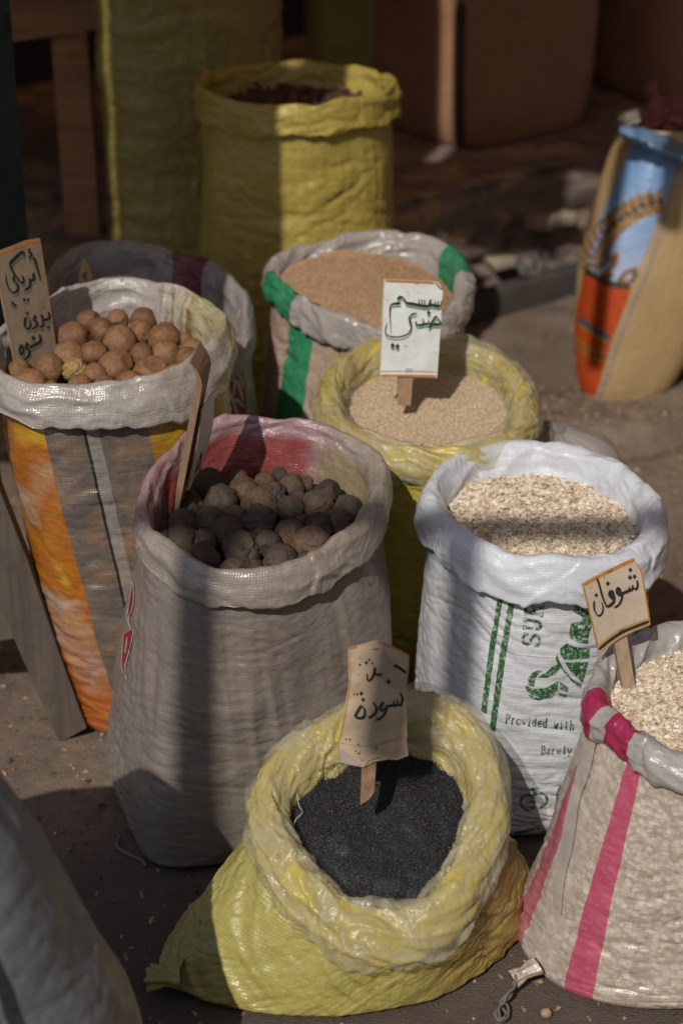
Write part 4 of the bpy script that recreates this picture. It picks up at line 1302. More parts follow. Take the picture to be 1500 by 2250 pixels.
def lime_mat(name, stops, dark, rough=0.62, pit=0.3, bmp=0.35):
    m, nt, b = new_mat(name)
    q = NB(nt)
    o = q.tex('Object')
    oi = q.n('ShaderNodeObjectInfo')
    r = oi.outputs['Random']
    off = q.n('ShaderNodeVectorMath'); off.operation = 'ADD'
    q.l(o, off.inputs[0])
    cmb = q.n('ShaderNodeCombineXYZ')
    for i in range(3): q.l(q.math('MULTIPLY', r, 31.0 + 7 * i), cmb.inputs[i])
    q.l(cmb.outputs[0], off.inputs[1])
    ov = off.outputs[0]
    n = q.noise(ov, 1.9, 5, 0.6)
    c = q.ramp(q.math('ADD', q.math('MULTIPLY', n, 0.75), q.math('MULTIPLY', r, 0.36)), stops)
    n2 = q.noise(ov, 5, 5, 0.65)
    c = q.mix(q.ramp(n2, [(0.45, 0.0), (0.70, 0.75)]), c, dark)
    dust = q.noise(ov, 10, 5, 0.7)
    c = q.mix(q.ramp(dust, [(0.45, 0.0), (0.8, 0.26)]), c, tuple(min(1, x * 1.6 + 0.02) for x in stops[-1][1]))
    q.l(c, b.inputs['Base Color'])
    b.inputs['Roughness'].default_value = rough
    b.inputs['Specular IOR Level'].default_value = 0.3
    nb = q.bump(q.noise(ov, 4.5, 5, 0.65), bmp, 0.0018)
    nb = q.bump(q.voro(ov, 17), pit, 0.0006, nb)
    q.l(nb, b.inputs['Normal'])
    return m

lm_brown = lime_mat('brown_lime_skin', [(0.22, (0.085, 0.042, 0.020)), (0.42, (0.185, 0.088, 0.037)), (0.62, (0.27, 0.132, 0.055)), (0.82, (0.17, 0.105, 0.065))], (0.060, 0.036, 0.025))
lm_black = lime_mat('black_lime_skin', [(0.22, (0.030, 0.022, 0.019)), (0.42, (0.050, 0.037, 0.029)), (0.60, (0.080, 0.055, 0.039)), (0.82, (0.135, 0.080, 0.044))], (0.026, 0.020, 0.018), 0.75, 0.3, 0.6)
lm_pale = lime_mat('pale_lime_skin', [(0.25, (0.26, 0.15, 0.055)), (0.5, (0.38, 0.25, 0.11)), (0.8, (0.46, 0.33, 0.16))], (0.10, 0.05, 0.02), 0.5)
brown_meshes = [lime_mesh('dried_lime', i * 1.37 + 1, lm_brown, w, rb, sq) for i, (w, rb, sq) in enumerate([(0.35, 8, 0.95), (0.6, 9, 0.88), (0.3, 10, 1.0), (0.7, 8, 0.93), (0.22, 9, 0.97), (0.5, 10, 0.86)])]
pale_mesh = lime_mesh('dried_lime', 44.2, lm_pale, 1.5, 9, 0.95)
black_meshes = [lime_mesh('dried_lime', i * 2.11 + 60, lm_black, w, rb, sq, 5) for i, (w, rb, sq) in enumerate([(0.6, 9, 0.90), (0.9, 9, 0.95), (0.4, 10, 0.84), (1.0, 7, 0.9), (0.8, 10, 0.97), (0.25, 9, 0.92), (1.7, 6, 0.86), (0.7, 8, 1.0), (0.5, 10, 0.8), (0.95, 9, 0.93)])]

def relax(C, R, fixed_z, it=40):
    C = C.copy()
    for _ in range(it):
        d = C[:, None] - C[None]
        L = np.linalg.norm(d, axis=2) + np.eye(len(C))
        need = (R[:, None] + R[None]) * 0.90 - L
        np.fill_diagonal(need, 0)
        need = np.clip(need, 0, None)
        C += (d / L[..., None] * need[..., None] * 0.22).sum(1) * np.array([0.6, 1.0, 1.0])
    return C

def limes(trace, zoom, off, rim, surf, meshes, group, special, generic, fill, rfill, seed, sink=0.25, lime_size=1.12):
    rngl = np.random.default_rng(seed)
    C, R = [], []
    for (x, y, r) in trace:
        px, py = off[0] + x * zoom, off[1] + y * zoom
        z = rim.z(rim.c[1]) - 0.03
        for _ in range(8):
            p = at_z(px, py, z)
            z = float(surf(p.x, p.y))
        depth = (p - CAM).dot(FWD)
        R.append(r * zoom / FPX * depth)
        C.append((p.x, p.y, z - sink * R[-1]))
    nt = len(C)
    C, R = np.array(C), np.array(R)
    # a second layer under them
    fc, fr = [], []
    for i in range(fill):
        u, k = rngl.random(), math.sqrt(rngl.random()) * 0.72
        r0 = float(rad_at(rim.r, u)) * k
        a = 2 * PI * (u - 0.5)
        x, y = rim.c[0] + r0 * math.sin(a), rim.c[1] - r0 * math.cos(a)
        fc.append((x, y, float(surf(x, y)) - 0.068)); fr.append(rfill * (0.85 + 0.3 * rngl.random()))
    C2, R2 = np.concatenate([C, np.array(fc)]), np.concatenate([R, np.array(fr)])
    C3 = relax(C2, R2, None)
    # the ones we can see stay close to where they lie
    C3[:nt] = C + np.clip(C3[:nt] - C, -0.008, 0.008)
    for i in range(len(C3)):
        # keep inside the mouth
        d = C3[i, :2] - rim.c
        L = np.hypot(*d) + 1e-9
        u = (0.5 + math.atan2(d[0], -d[1]) / (2 * PI)) % 1
        mx = float(rad_at(rim.r, u)) - 0.026 - R2[i] * 0.62
        if L > mx: C3[i, :2] = rim.c + d / L * mx
        me = meshes[int(rngl.integers(0, len(meshes)))]
        lab = generic
        if i in special:
            lab = special[i][0]
            if len(special[i]) > 1: me = special[i][1]
        o = bpy.data.objects.new('dried_lime', me)
        o.location = C3[i]
        o.scale = [R2[i] * (lime_size if i < nt else 1.0) * rngl.uniform(0.9, 1.08) for _ in range(3)]
        if i in special and len(special[i]) > 2: o.rotation_euler = special[i][2]
        else: o.rotation_euler = (rngl.random() * 6.28, rngl.random() * 6.28, rngl.random() * 6.28)
        link(o)
        tag(o, lab, 'lime', group)
    return C3, R2

bt = [(565, 290, 75), (650, 350, 85), (745, 285, 65), (910, 290, 78), (880, 365, 82), (460, 385, 95), (765, 410, 98), (1050, 395, 98), (580, 490, 80), (450, 510, 95),
      (905, 505, 80), (1050, 500, 85), (1165, 410, 45), (1215, 470, 70), (1190, 535, 85), (475, 590, 80), (605, 630, 75), (720, 570, 103), (955, 600, 98), (1105, 630, 68),
      (300, 605, 90), (205, 660, 108), (500, 700, 80), (665, 695, 72), (830, 685, 95), (390, 740, 62), (120, 610, 72), (330, 715, 42)]
f_bl = heap_fn(r_brown, 0.022, 0.030, rough=0.0, tilt=0.02)
bsp = {12: ('small brown lime peeping out beside the dark ribbed one at the right',), 25: ('brown lime low behind the front rim, right of the oval one',), 26: ('brown lime in the dark left of the leaning sign foot',), 27: ('small brown lime just showing behind the front rim at the left',), 6: ('greyish ribbed brown lime on top near the middle of its sack',), 7: ('dark ribbed brown lime at the right back of its heap',),
       15: ('pale yellowish star creased lime in front of the leaning sign', pale_mesh, (-2.0, 0.25, 0.3)), 17: ('biggest brown lime in the front middle of the heap',),
       18: ('round lumpy brown lime right of the biggest one',), 21: ('oval brown lime at the front left below the leaning sign',),
       0: ('brown lime highest at the back left of the heap',), 3: ('brown lime at the back under the rim, right of the middle',), 4: ('brown lime with a shaded notch just right behind the greyish ribbed one',),
       5: ('shaded brown lime beside the right edge of the leaning sign',), 8: ('smooth brown lime left of the greyish ribbed one',), 9: ('dark brown lime in shade behind the pale star creased one',),
       11: ('lumpy brown lime below the dark ribbed one at the right',), 14: ('brown lime under the tip of the thin edge-on sign',), 20: ('dark smooth brown lime between leaning sign and pale star creased one',),
       24: ('wide brown lime half sunk behind the front rim, right of middle',), 1: ('lumpy brown lime left above the greyish ribbed one',), 22: ('flat brown lime half sunk behind the front rim, left of middle',),
       23: ('small brown lime half sunk behind the front rim, in the middle',), 16: ('brown lime wedged between the pale star creased one and the biggest one',), 2: ('brown lime tucked low behind the back of the heap, in the middle',),
       10: ('lumpy brown lime right of and behind the biggest one',), 13: ('small brown lime at the right wall of its sack',), 19: ('brown lime half hidden by the rim at the front right',)}
limes(bt, 520 / 1500, (0, 600), r_brown, f_bl, brown_meshes, 'brown dried limes in the orange sack', bsp, 'brown dried lime mostly buried among the others in the orange sack', 16, 0.026, 3)

kt = [(380, 180, 105), (600, 220, 95), (725, 170, 65), (445, 280, 95), (260, 300, 70), (770, 240, 80), (895, 185, 72), (1120, 235, 85), (930, 260, 50), (885, 330, 82),
      (1060, 310, 92), (1250, 340, 90), (700, 310, 110), (690, 415, 112), (1185, 410, 82), (1070, 440, 85), (890, 480, 84), (970, 410, 42), (200, 430, 95), (240, 345, 70),
      (390, 410, 85), (480, 460, 97), (545, 380, 62), (195, 540, 97), (345, 535, 70), (570, 590, 115), (735, 550, 80), (1015, 550, 115), (335, 655, 106), (820, 660, 105),
      (540, 745, 92), (665, 705, 62), (985, 655, 52), (1225, 520, 48), (180, 650, 52), (60, 540, 62), (560, 150, 60), (830, 120, 50), (985, 170, 45)]
f_kl = heap_fn(r_black, 0.034, 0.016, rough=0.0, tilt=-0.14)
ksp = {2: ('black lime in deep shade at the back, right of the middle',), 4: ('black lime in deep shade under the thin edge-on sign',), 8: ('small black lime tucked behind the angular one with a dark hollow',), 17: ('small black lime between the large round one and the ribbed right one',),
       22: ('small black lime peeping out left behind the large round one',), 31: ('small black lime deep at the front rim, right of the middle',), 32: ('black lime just showing over the front rim at the right',), 33: ('small black lime half hidden by the rim at the far right front',),
       34: ('small black lime half hidden by the rim at the far left front',), 35: ('black lime in the dark against the left wall of its sack',), 36: ('black lime in deep shade at the very back, left',), 37: ('black lime at the very back under the pink wall',), 38: ('small black lime at the very back beside the right wall',), 13: ('large round black lime in the middle of its sack',), 25: ('deeply wrinkled black lime in the front middle of its heap', black_meshes[6], (0.6, 0.4, 0.2)), 27: ('largest smooth black lime at the front right of its heap',),
       28: ('round black lime at the front left, just behind the rim',), 12: ('long black lime just behind the large round one in the middle',), 3: ('black lime with a pale star scar, in the shade at the back left', black_meshes[1], (0.9, 0.2, 0.0)),
       0: ('black lime in deep shade beside the thin edge-on sign',), 1: ('black lime in deep shade at the back middle of its heap',), 6: ('pale grey black lime highest at the back of its heap', black_meshes[4], (1.2, 0.2, 0.4)),
       7: ('black lime against the back wall at the right',), 9: ('star ribbed black lime with a pale dot, right of the middle', black_meshes[4], (1.1, 0.1, 0.0)), 10: ('angular black lime with a dark hollow at the right back',),
       11: ('black lime at the far right wall of its sack',), 14: ('ribbed black lime with a pale dot near the right wall', black_meshes[1], (1.2, 0.5, 0.0)), 16: ('pear shaped black lime right of the large round one',),
       18: ('black lime at the left below the thin edge-on sign',), 23: ('angular black lime against the left wall of its sack', black_meshes[3]), 21: ('smooth black lime left of the large round one',),
       20: ('brownish wrinkled black lime left of the middle',), 26: ('small ribbed black lime right of the deeply wrinkled one',), 29: ('puckered black lime at the front rim, right of middle', black_meshes[3]),
       30: ('black lime half sunk behind the front rim in the middle',), 15: ('flattish black lime behind the largest smooth one',), 5: ('black lime left below the pale grey one at the back',),
       24: ('small black lime left of the deeply wrinkled one',), 19: ('black lime right under the tip of the thin edge-on sign',)}
limes(kt, 520 / 1500, (330, 1000), r_black, f_kl, black_meshes, 'black dried limes in the grey brown sack', ksp, 'black dried lime mostly buried among the others in the grey brown sack', 18, 0.025, 9, lime_size=1.27)

# ================================================================== prints on the sacks
def zt(zoom, off, pts): return [(off[0] + x * zoom, off[1] + y * zoom) for x, y in pts]

def ink(name, col, hole=0.40, soft=0.1, under=(0.62, 0.63, 0.64), sc=160):
    m, nt, b = new_mat(name)
    q = NB(nt)
    o = q.tex('Object')
    n = q.noise(o, sc, 4, 0.75)
    c = q.mix(q.ramp(n, [(hole - soft, 1.0), (hole + soft, 0.0)]), col, under)
    q.l(c, b.inputs['Base Color'])
    b.inputs['Roughness'].default_value = 0.5
    return m

GREEN_INK = ink('green_ink', (0.022, 0.100, 0.022), 0.40, 0.10)
Z5, O5 = 280 / 1500, (1040, 1270)
def z5(pts): return zt(Z5, O5, pts)

# two long green stripes
decal('printed_stripe', [fill2d(z5([(305, 120), (360, 130), (245, 870), (150, 1600), (90, 1556), (178, 870)]), 5)], bv_white, GREEN_INK, s_white)
decal('printed_stripe', [fill2d(z5([(445, 110), (510, 120), (385, 870), (250, 1820), (190, 1760), (312, 870)]), 5)], bv_white, GREEN_INK, s_white)
# emblem
emb = [[(1190, 305), (1320, 300), (1400, 330), (1400, 500), (1370, 500), (1350, 660), (1340, 770), (1240, 760), (1130, 710), (1125, 695), (1215, 680), (1125, 630), (1140, 530), (1280, 500), (1270, 450), (1180, 395)],
       [(1090, 765), (1200, 810), (1365, 825), (1350, 940), (1300, 950), (1060, 960), (1005, 880), (1020, 820)],
       [(1070, 990), (1340, 985), (1310, 1120), (1275, 1225), (1160, 1130)],
       [(975, 890), (1000, 960), (1050, 1060), (1150, 1180), (1270, 1250), (1250, 1300), (1130, 1190), (1020, 1060), (960, 960)],
       [(990, 1010), (1015, 1050), (960, 1130), (860, 1170), (750, 1165), (850, 1110), (920, 1040)],
       [(800, 1085), (760, 1080), (690, 1110), (640, 1180), (640, 1260), (710, 1275), (720, 1180), (760, 1130)],
       [(605, 1260), (700, 1300), (850, 1290), (990, 1210), (990, 1310), (900, 1370), (780, 1400), (670, 1370), (620, 1320)],
       [(1010, 1215), (1110, 1290), (1100, 1340), (1010, 1300)], [(980, 1340), (1095, 1365), (1080, 1395), (1010, 1375)],
       [(630, 1360), (760, 1410), (960, 1350), (900, 1410), (760, 1435), (680, 1410)], [(1230, 180), (1300, 190), (1300, 220), (1250, 210)]]
decal('printed_emblem', [fill2d(z5(p), 5) for p in emb], bv_white, GREEN_INK, s_white)
# round globe and bar at the right end of the print
ZD, OD = 0.16, (1260, 1210)
def zd(pts): return zt(ZD, OD, pts)
gl = [fill2d(zd([(965, 570), (1000, 490), (1060, 445), (1140, 445), (1200, 480), (1235, 560), (1225, 620), (1150, 665), (1060, 690), (1000, 660)]), 5), fill2d(zd([(1200, 180), (1330, 170), (1335, 330), (1160, 270)]), 5)]
gl += [stroke2d(zd([(1080, 380), (1200, 370), (1290, 450), (1310, 560)]), 4), stroke2d(zd([(1060, 410), (1180, 410), (1260, 480), (1280, 580)]), 3), stroke2d(zd([(800, 1160), (950, 1110), (1080, 1090), (1130, 1030)]), 9)]
decal('printed_globe', gl, bv_white, GREEN_INK, s_white)
white_ink = ink('bare_weave', (0.62, 0.63, 0.64), 0.0)
decal('globe_lines', [stroke2d(zd([(1060, 450), (1090, 560), (1070, 690)]), 2.2), stroke2d(zd([(1150, 450), (1180, 540), (1160, 660)]), 2.2), stroke2d(zd([(970, 560), (1100, 540), (1230, 570)]), 2.2), stroke2d(zd([(985, 640), (1100, 620), (1225, 620)]), 2.0)],
      bv_white, white_ink, s_white, lift=0.0019)

GL = {  # letters: strokes in a 1 x 1 cell, x-height 0.62
 'P': [[(.2, 0), (.2, 1)], [(.2, 1), (.6, 1), (.8, .88), (.8, .62), (.6, .5), (.2, .5)], [(.02, 0), (.42, 0)], [(.02, 1), (.25, 1)]],
 'r': [[(.28, 0), (.28, .62)], [(.28, .4), (.5, .6), (.82, .58)], [(.08, 0), (.55, 0)], [(.08, .62), (.28, .62)]],
 'o': [[(.5, .62), (.18, .5), (.12, .3), (.2, .08), (.5, 0), (.8, .08), (.88, .3), (.82, .5), (.5, .62)]],
 'v': [[(.12, .62), (.5, 0)], [(.88, .62), (.5, 0)], [(0, .62), (.3, .62)], [(.7, .62), (1, .62)]],
 'i': [[(.3, .62), (.52, .62)], [(.52, .62), (.52, 0)], [(.2, 0), (.82, 0)], [(.5, .82), (.52, .9)]],
 'd': [[(.72, 1), (.72, 0)], [(.72, .5), (.45, .62), (.18, .5), (.1, .3), (.2, .06), (.45, 0), (.72, .12)], [(.55, 1), (.72, 1)], [(.72, 0), (.92, 0)]],
 'e': [[(.14, .33), (.86, .33)], [(.86, .33), (.8, .52), (.5, .62), (.2, .5), (.12, .3), (.22, .07), (.52, 0), (.86, .1)]],
 'w': [[(.12, .62), (.3, 0)], [(.3, 0), (.5, .5)], [(.5, .5), (.7, 0)], [(.7, 0), (.88, .62)], [(0, .62), (.25, .62)], [(.75, .62), (1, .62)]],
 't': [[(.4, .92), (.4, .15), (.58, 0), (.85, .06)], [(.12, .62), (.78, .62)]],
 'h': [[(.22, 1), (.22, 0)], [(.22, .42), (.5, .62), (.74, .52), (.76, 0)], [(.05, 1), (.22, 1)], [(.05, 0), (.42, 0)], [(.6, 0), (.95, 0)]],
 'B': [[(.2, 0), (.2, 1)], [(.2, 1), (.6, 1), (.78, .9), (.78, .64), (.6, .53), (.2, .53)], [(.6, .53), (.85, .42), (.85, .12), (.65, 0), (.02, 0)], [(.02, 1), (.25, 1)]],
 'a': [[(.2, .52), (.45, .62), (.68, .54), (.7, .1), (.95, 0)], [(.7, .36), (.35, .34), (.14, .18), (.34, 0), (.7, .14)]],
 'l': [[(.3, 1), (.52, 1)], [(.52, 1), (.52, 0)], [(.2, 0), (.84, 0)]],
 'y': [[(.12, .62), (.5, .02)], [(.88, .62), (.5, .02), (.36, -.24), (.1, -.26)], [(0, .62), (.3, .62)], [(.7, .62), (1, .62)]],
 'S': [[(.88, .72), (.88, 1)], [(.88, .82), (.6, 1), (.25, .95), (.12, .75), (.3, .56), (.7, .46), (.9, .26), (.75, .05), (.4, 0), (.12, .18)], [(.12, 0), (.12, .3)]],
 'U': [[(.2, 1), (.2, .3), (.32, .06), (.5, 0), (.7, .06), (.8, .3), (.8, 1)], [(.02, 1), (.4, 1)], [(.6, 1), (.98, 1)]],
 'R': [[(.2, 0), (.2, 1)], [(.2, 1), (.62, 1), (.82, .88), (.82, .64), (.62, .52), (.2, .52)], [(.55, .52), (.82, 0)], [(.02, 0), (.4, 0)], [(.68, 0), (1, 0)], [(.02, 1), (.25, 1)]],
 'A': [[(.08, 0), (.5, 1)], [(.5, 1), (.92, 0)], [(.25, .36), (.75, .36)], [(-.05, 0), (.3, 0)], [(.7, 0), (1.05, 0)]],
}
def word(text, o, adv, cap, w, gap=0.86):
    """o origin px, adv px vector per cell, cap px vector of the cap height"""
    out = []
    for i, ch in enumerate(text):
        if ch == ' ': continue
        for st in GL[ch]:
            pts = [(o[0] + adv[0] * (i + gap * x) + cap[0] * y, o[1] + adv[1] * (i + gap * x) + cap[1] * y) for x, y in st]
            out.append(stroke2d(pts, w, step=1.5))
    return out
a0, a1 = z5([(372, 1705), (1185, 1790)])
decal('printed_lettering', word('Provided with', a0, ((a1[0] - a0[0]) / 13, (a1[1] - a0[1]) / 13), (1.5, -20), 2.9), bv_white, ink('green_ink_dark', (0.025, 0.085, 0.03), 0.41), s_white)
Z6, O6 = 220 / 1500, (1080, 1550)
def z6(pts): return zt(Z6, O6, pts)
b0, b1 = z6([(728, 722), (1200, 722)])
decal('printed_lettering', word('Barely', b0, ((b1[0] - b0[0]) / 6, 0), (1.0, -17), 2.7), bv_white, bpy.data.materials['green_ink_dark'], s_white)
c0, c1 = z5([(762, 815), (836, 70)])
decal('printed_lettering', word('SURA', c0, ((c1[0] - c0[0]) / 4.2, (c1[1] - c0[1]) / 4.2), (-35, -5), 7.0), bv_white, ink('green_ink_worn', (0.035, 0.10, 0.03), 0.43, 0.1), s_white)
ap = [stroke2d(z6([(570, 1590), (450, 1510), (440, 1400), (520, 1335), (600, 1350), (650, 1330), (760, 1318), (818, 1380), (800, 1460), (705, 1535)]), 6),
      stroke2d(z6([(585, 1240), (640, 1300), (615, 1385)]), 9), stroke2d(z6([(520, 1470), (590, 1440), (640, 1470), (600, 1550), (560, 1510)]), 5),
      stroke2d(z6([(940, 1560), (1005, 1225), (1110, 1185)]), 4), stroke2d(z6([(940, 1560), (1060, 1535), (1090, 1400)]), 3.5),
      stroke2d(z6([(350, 1908), (720, 1832)]), 5), stroke2d(z6([(420, 2000), (650, 1930), (900, 1838)]), 3)]
decal('printed_apple', ap, bv_white, bpy.data.materials['green_ink_dark'], s_white)

# red lettering on the edge of the black lime sack
RED = paint('red_ink', (0.30, 0.018, 0.022), 0.45, 0.25, 120, 0.05)
PALE = paint('pale_ink', (0.50, 0.46, 0.44), 0.5, 0.2, 90, 0.05)
Z3, O3 = 330 / 952, (0, 880)
def z3(pts): return zt(Z3, O3, pts)
redp = [[(825, 1290), (845, 1150), (855, 1240), (845, 1320), (822, 1380), (838, 1445), (812, 1380)], [(790, 1480), (850, 1450), (838, 1540), (812, 1640), (800, 1700), (812, 1770), (782, 1700), (780, 1620)]]
decal('red_lettering', [fill2d(z3(p), 5) for p in redp] + [stroke2d(z3([(818, 920), (822, 1010), (812, 1090)]), 3)], bv_black, RED, s_black)
decal('red_lettering', [stroke2d(z3(p + p[:1]), 1.6, smooth=False) for p in redp] + [stroke2d(z3([(815, 1500), (800, 1600)]), 3), stroke2d(z3([(822, 1600), (795, 1690)]), 1.5)], bv_black, PALE, s_black, lift=0.0019)

# red panel with looping pale script on the grey rear sack
Z7, O7 = 170 / 1500, (430, 780)
def z7(pts): return zt(Z7, O7, pts)
decal('red_panel', [fill2d(z7([(150, 1390), (160, 700), (520, 380), (640, -60), (820, -80), (920, 300), (965, 800), (965, 1210), (600, 1330)]), 6)], bv_rear, paint('deep_red_ink', (0.19, 0.012, 0.016), 0.4, 0.3, 60, 0.05), s_rear)
scr = [([(520, 390), (680, 430), (735, 560), (700, 790)], 7), ([(560, 520), (620, 690), (690, 850), (800, 880), (930, 1010)], 9), ([(400, 520), (420, 760), (540, 960)], 8), ([(480, 440), (560, 700), (660, 1080)], 3),
       ([(700, 850), (800, 1200)], 8), ([(650, 0), (780, 180), (920, 310)], 6), ([(780, 480), (860, 720), (900, 880)], 7), ([(740, 320), (850, 420), (900, 640)], 5), ([(250, 680), (450, 920), (720, 1220)], 4), ([(830, 20), (920, 230)], 5), ([(480, 980), (420, 1280)], 9)]
decal('pale_script', [stroke2d(z7(p), w, w * 0.6) for p, w in scr], bv_rear, PALE, s_rear, lift=0.0022)

# wheat bag: blue panel, ear, orange band with gold bars
Z8, O8 = 270 / 844, (1230, 180)
def z8(pts): return zt(Z8, O8, pts)
BLUE = new_mat('sky_print')
def sky_print():
    m, nt, b = BLUE
    q = NB(nt)
    g = q.sep(q.tex('Object'))[2]
    c = q.ramp(q.math('ADD', g, q.math('MULTIPLY', q.noise(q.tex('Object'), 14, 3), 0.06)), [(0.30, (0.40, 0.42, 0.52)), (0.44, (0.22, 0.33, 0.52)), (0.58, (0.13, 0.25, 0.44))])
    q.l(c, b.inputs['Base Color'])
    b.inputs['Roughness'].default_value = 0.38
    q.l(q.bump(q.noise(q.scale(q.tex('Object'), (10, 10, 90)), 1, 3), 0.4, 0.003), b.inputs['Normal'])
    return m
sky_ink = sky_print()
decal('blue_panel', [fill2d(z8([(505, 400), (800, 490), (812, 545), (700, 850), (560, 1240), (490, 1400), (330, 1360), (165, 1300), (230, 1020), (300, 880), (420, 620)]), 7)], bv_wheat, sky_ink, t_wheat, lift=0.0015)
decal('orange_band', [fill2d(z8([(165, 1300), (330, 1370), (490, 1410), (350, 1790), (240, 2160), (110, 2105), (80, 1950), (85, 1750)]), 7)], bv_wheat, paint('orange_ink', (0.46, 0.065, 0.012), 0.4, 0.2, 40, 0.1), t_wheat, lift=0.0017)
GOLD = paint('gold_ink', (0.30, 0.19, 0.03), 0.4, 0.4, 60, 0.1)
bars = [[(125, 1660), (230, 1730), (340, 1790)], [(100, 1750), (200, 1830), (320, 1880)], [(95, 1800), (200, 1880), (300, 1920)]]
decal('gold_bar', [stroke2d(z8(p), 7) for p in bars], bv_wheat, GOLD, t_wheat, lift=0.0026)
decal('dark_bar', [stroke2d(z8([(140, 1625), (240, 1700), (345, 1760)]), 13)], bv_wheat, paint('slate_ink', (0.07, 0.085, 0.12), 0.45, 0.2), t_wheat, lift=0.0028)
decal('red_bar', [stroke2d(z8([(110, 1770), (210, 1850), (310, 1895)]), 7), stroke2d(z8([(105, 1830), (160, 1860), (240, 1905)]), 6)], bv_wheat, paint('crimson_ink', (0.42, 0.03, 0.05), 0.4, 0.2), t_wheat, lift=0.0022)
# grains of the ear: one teardrop each, dark gaps between
EAR = paint('ear_ink', (0.33, 0.175, 0.055), 0.5, 0.5, 70, 0.1)
EARD = paint('ear_shadow_ink', (0.075, 0.035, 0.015), 0.5, 0.5, 70, 0.1)
spine = smooth_line(z8([(205, 1280), (235, 1180), (300, 1060), (390, 960), (490, 890), (590, 840), (690, 820)]), 3)
ear_l, ear_d = [], [stroke2d(z8([(195, 1290), (235, 1180), (300, 1060), (390, 965), (490, 890), (590, 840), (700, 818)]), 64, 34)]
for i in range(2, len(spine) - 4, 6):
    t = spine[min(i + 1, len(spine) - 1)] - spine[i - 1]; t = t / np.linalg.norm(t)
    n = np.array([-t[1], t[0]])
    for sd_ in (-1, 1):
        a = spine[i] + n * sd_ * 4
        b_ = a + t * 24 + n * sd_ * 23
        m_ = (a + b_) / 2 + n * sd_ * 3
        ear_l.append(stroke2d([tuple(a), tuple(m_), tuple(b_)], 15, 6))
for p in ([(270, 1250), (380, 1190), (400, 1160)], [(310, 1330), (390, 1240), (400, 1170)], [(420, 1370), (470, 1300), (540, 1270)], [(270, 1340), (330, 1310), (370, 1330)], [(450, 1380), (520, 1340), (535, 1290)]):
    ear_l.append(stroke2d(z8(p), 9, 4)); ear_d.append(stroke2d(z8([(x - 20, y + 14) for x, y in p]), 11))
ear_d.append(stroke2d(z8([(170, 1290), (260, 1345), (380, 1395), (480, 1400)]), 14))
decal('ear_shadow', ear_d, bv_wheat, EARD, t_wheat, lift=0.0026)
decal('wheat_ear', ear_l, bv_wheat, EAR, t_wheat, lift=0.0034)
decal('side_seam', [stroke2d(z8([(815, 560), (720, 900), (600, 1280), (480, 1560), (370, 1850), (270, 2170)]), 9)], bv_wheat, paint('seam_tape', (0.30, 0.25, 0.19), 0.5, 0.2, 50, 0.1), t_wheat, lift=0.003)

decal('corner_seam', [stroke2d([(1012, 2), (1008, 120), (1008, 230), (1010, 322)], 24)], bv_jute, paint('seam_cloth', (0.055, 0.034, 0.026), 0.7, 0.3, 60, 0.2), t_jute, lift=0.003)
# clear flap along the side seam of the pink striped sack
decal('seam_flap', [fill2d([(1290, 1615), (1316, 1612), (1302, 1690), (1276, 1760), (1264, 1850), (1244, 1930), (1236, 2010), (1216, 1994), (1226, 1900), (1246, 1790)], 8)], bv_pink, paint('clear_flap', (0.42, 0.36, 0.31), 0.3, 0.2, 40, 0.4), s_pink, lift=0.004)
# folded blue mouth of the wheat bag and the purple lining inside it
def sheet(name, px_rows, ys, mat, parent, thick=0.004, amp=0.006, sub=14):
    """a draped sheet through rows of traced points, row k at distance ys[k]"""
    rows = []
    for r, y in zip(px_rows, ys):
        p = smooth_line(r, 1e9)
        L = np.array(smooth_line(r, 6.0))
        idx = np.linspace(0, len(L) - 1, 40)
        Q = np.stack([np.interp(idx, np.arange(len(L)), L[:, k]) for k in (0, 1)], 1)
        rows.append([tuple(at_y(a, b, y)) for a, b in Q])
    A = np.array(rows)
    k = np.linspace(0, len(rows) - 1, sub)
    B = np.empty((sub, 40, 3))
    for j in range(40):
        for c in range(3): B[:, j, c] = np.interp(k, np.arange(len(rows)), A[:, j, c])
    Nn = grid_normals(B)
    B = B + Nn * (amp * (ridged(B[..., 0] * 22, B[..., 1] * 22, B[..., 2] * 30) + fbm(B[..., 0] * 40, B[..., 1] * 40, B[..., 2] * 40, 2)))[..., None]
    n = sub * 40
    V = np.concatenate([B.reshape(-1, 3), (B - Nn * thick).reshape(-1, 3)])
    F = grid_faces(sub, 40).tolist()
    F += [[i + n for i in q[::-1]] for q in F]
    idx = [i for i in range(40)] + [r * 40 + 39 for r in range(1, sub)] + [(sub - 1) * 40 + i for i in range(38, -1, -1)] + [r * 40 for r in range(sub - 2, 0, -1)]
    for a, b in zip(idx, idx[1:] + idx[:1]): F.append([a, a + n, b + n, b])
    uv = np.tile(np.stack(np.meshgrid(np.linspace(0, 0.3, 40), np.linspace(0, 0.15, sub)), 2).reshape(-1, 2), (2, 1))
    return mesh_obj(name, V, F, mat, parent, uvs={'frac': uv, 'met': uv})
m_bluefold = fabric('blue_fold', (0.16, 0.28, 0.46), rough=0.35, weave=0.4, wcol=0.06, crease=0.4, dirt=0.1, trans=0.05)
sheet('folded_mouth', [[(1362, 268), (1400, 272), (1450, 295), (1500, 318), (1560, 330)], [(1358, 285), (1395, 300), (1440, 325), (1500, 348), (1560, 360)], [(1366, 300), (1400, 318), (1450, 338), (1500, 350), (1560, 364)]], [4.54, 4.46, 4.51], m_bluefold, t_wheat)
sheet('folded_mouth', [[(1440, 292), (1480, 278), (1530, 280), (1580, 300)], [(1440, 300), (1490, 305), (1530, 318), (1580, 330)]], [4.74, 4.56], m_tan, t_wheat)
m_purple = fabric('purple_film', (0.30, 0.11, 0.13), rough=0.25, weave=0.0, crease=0.8, dirt=0.3, trans=0.2, spec=0.6)
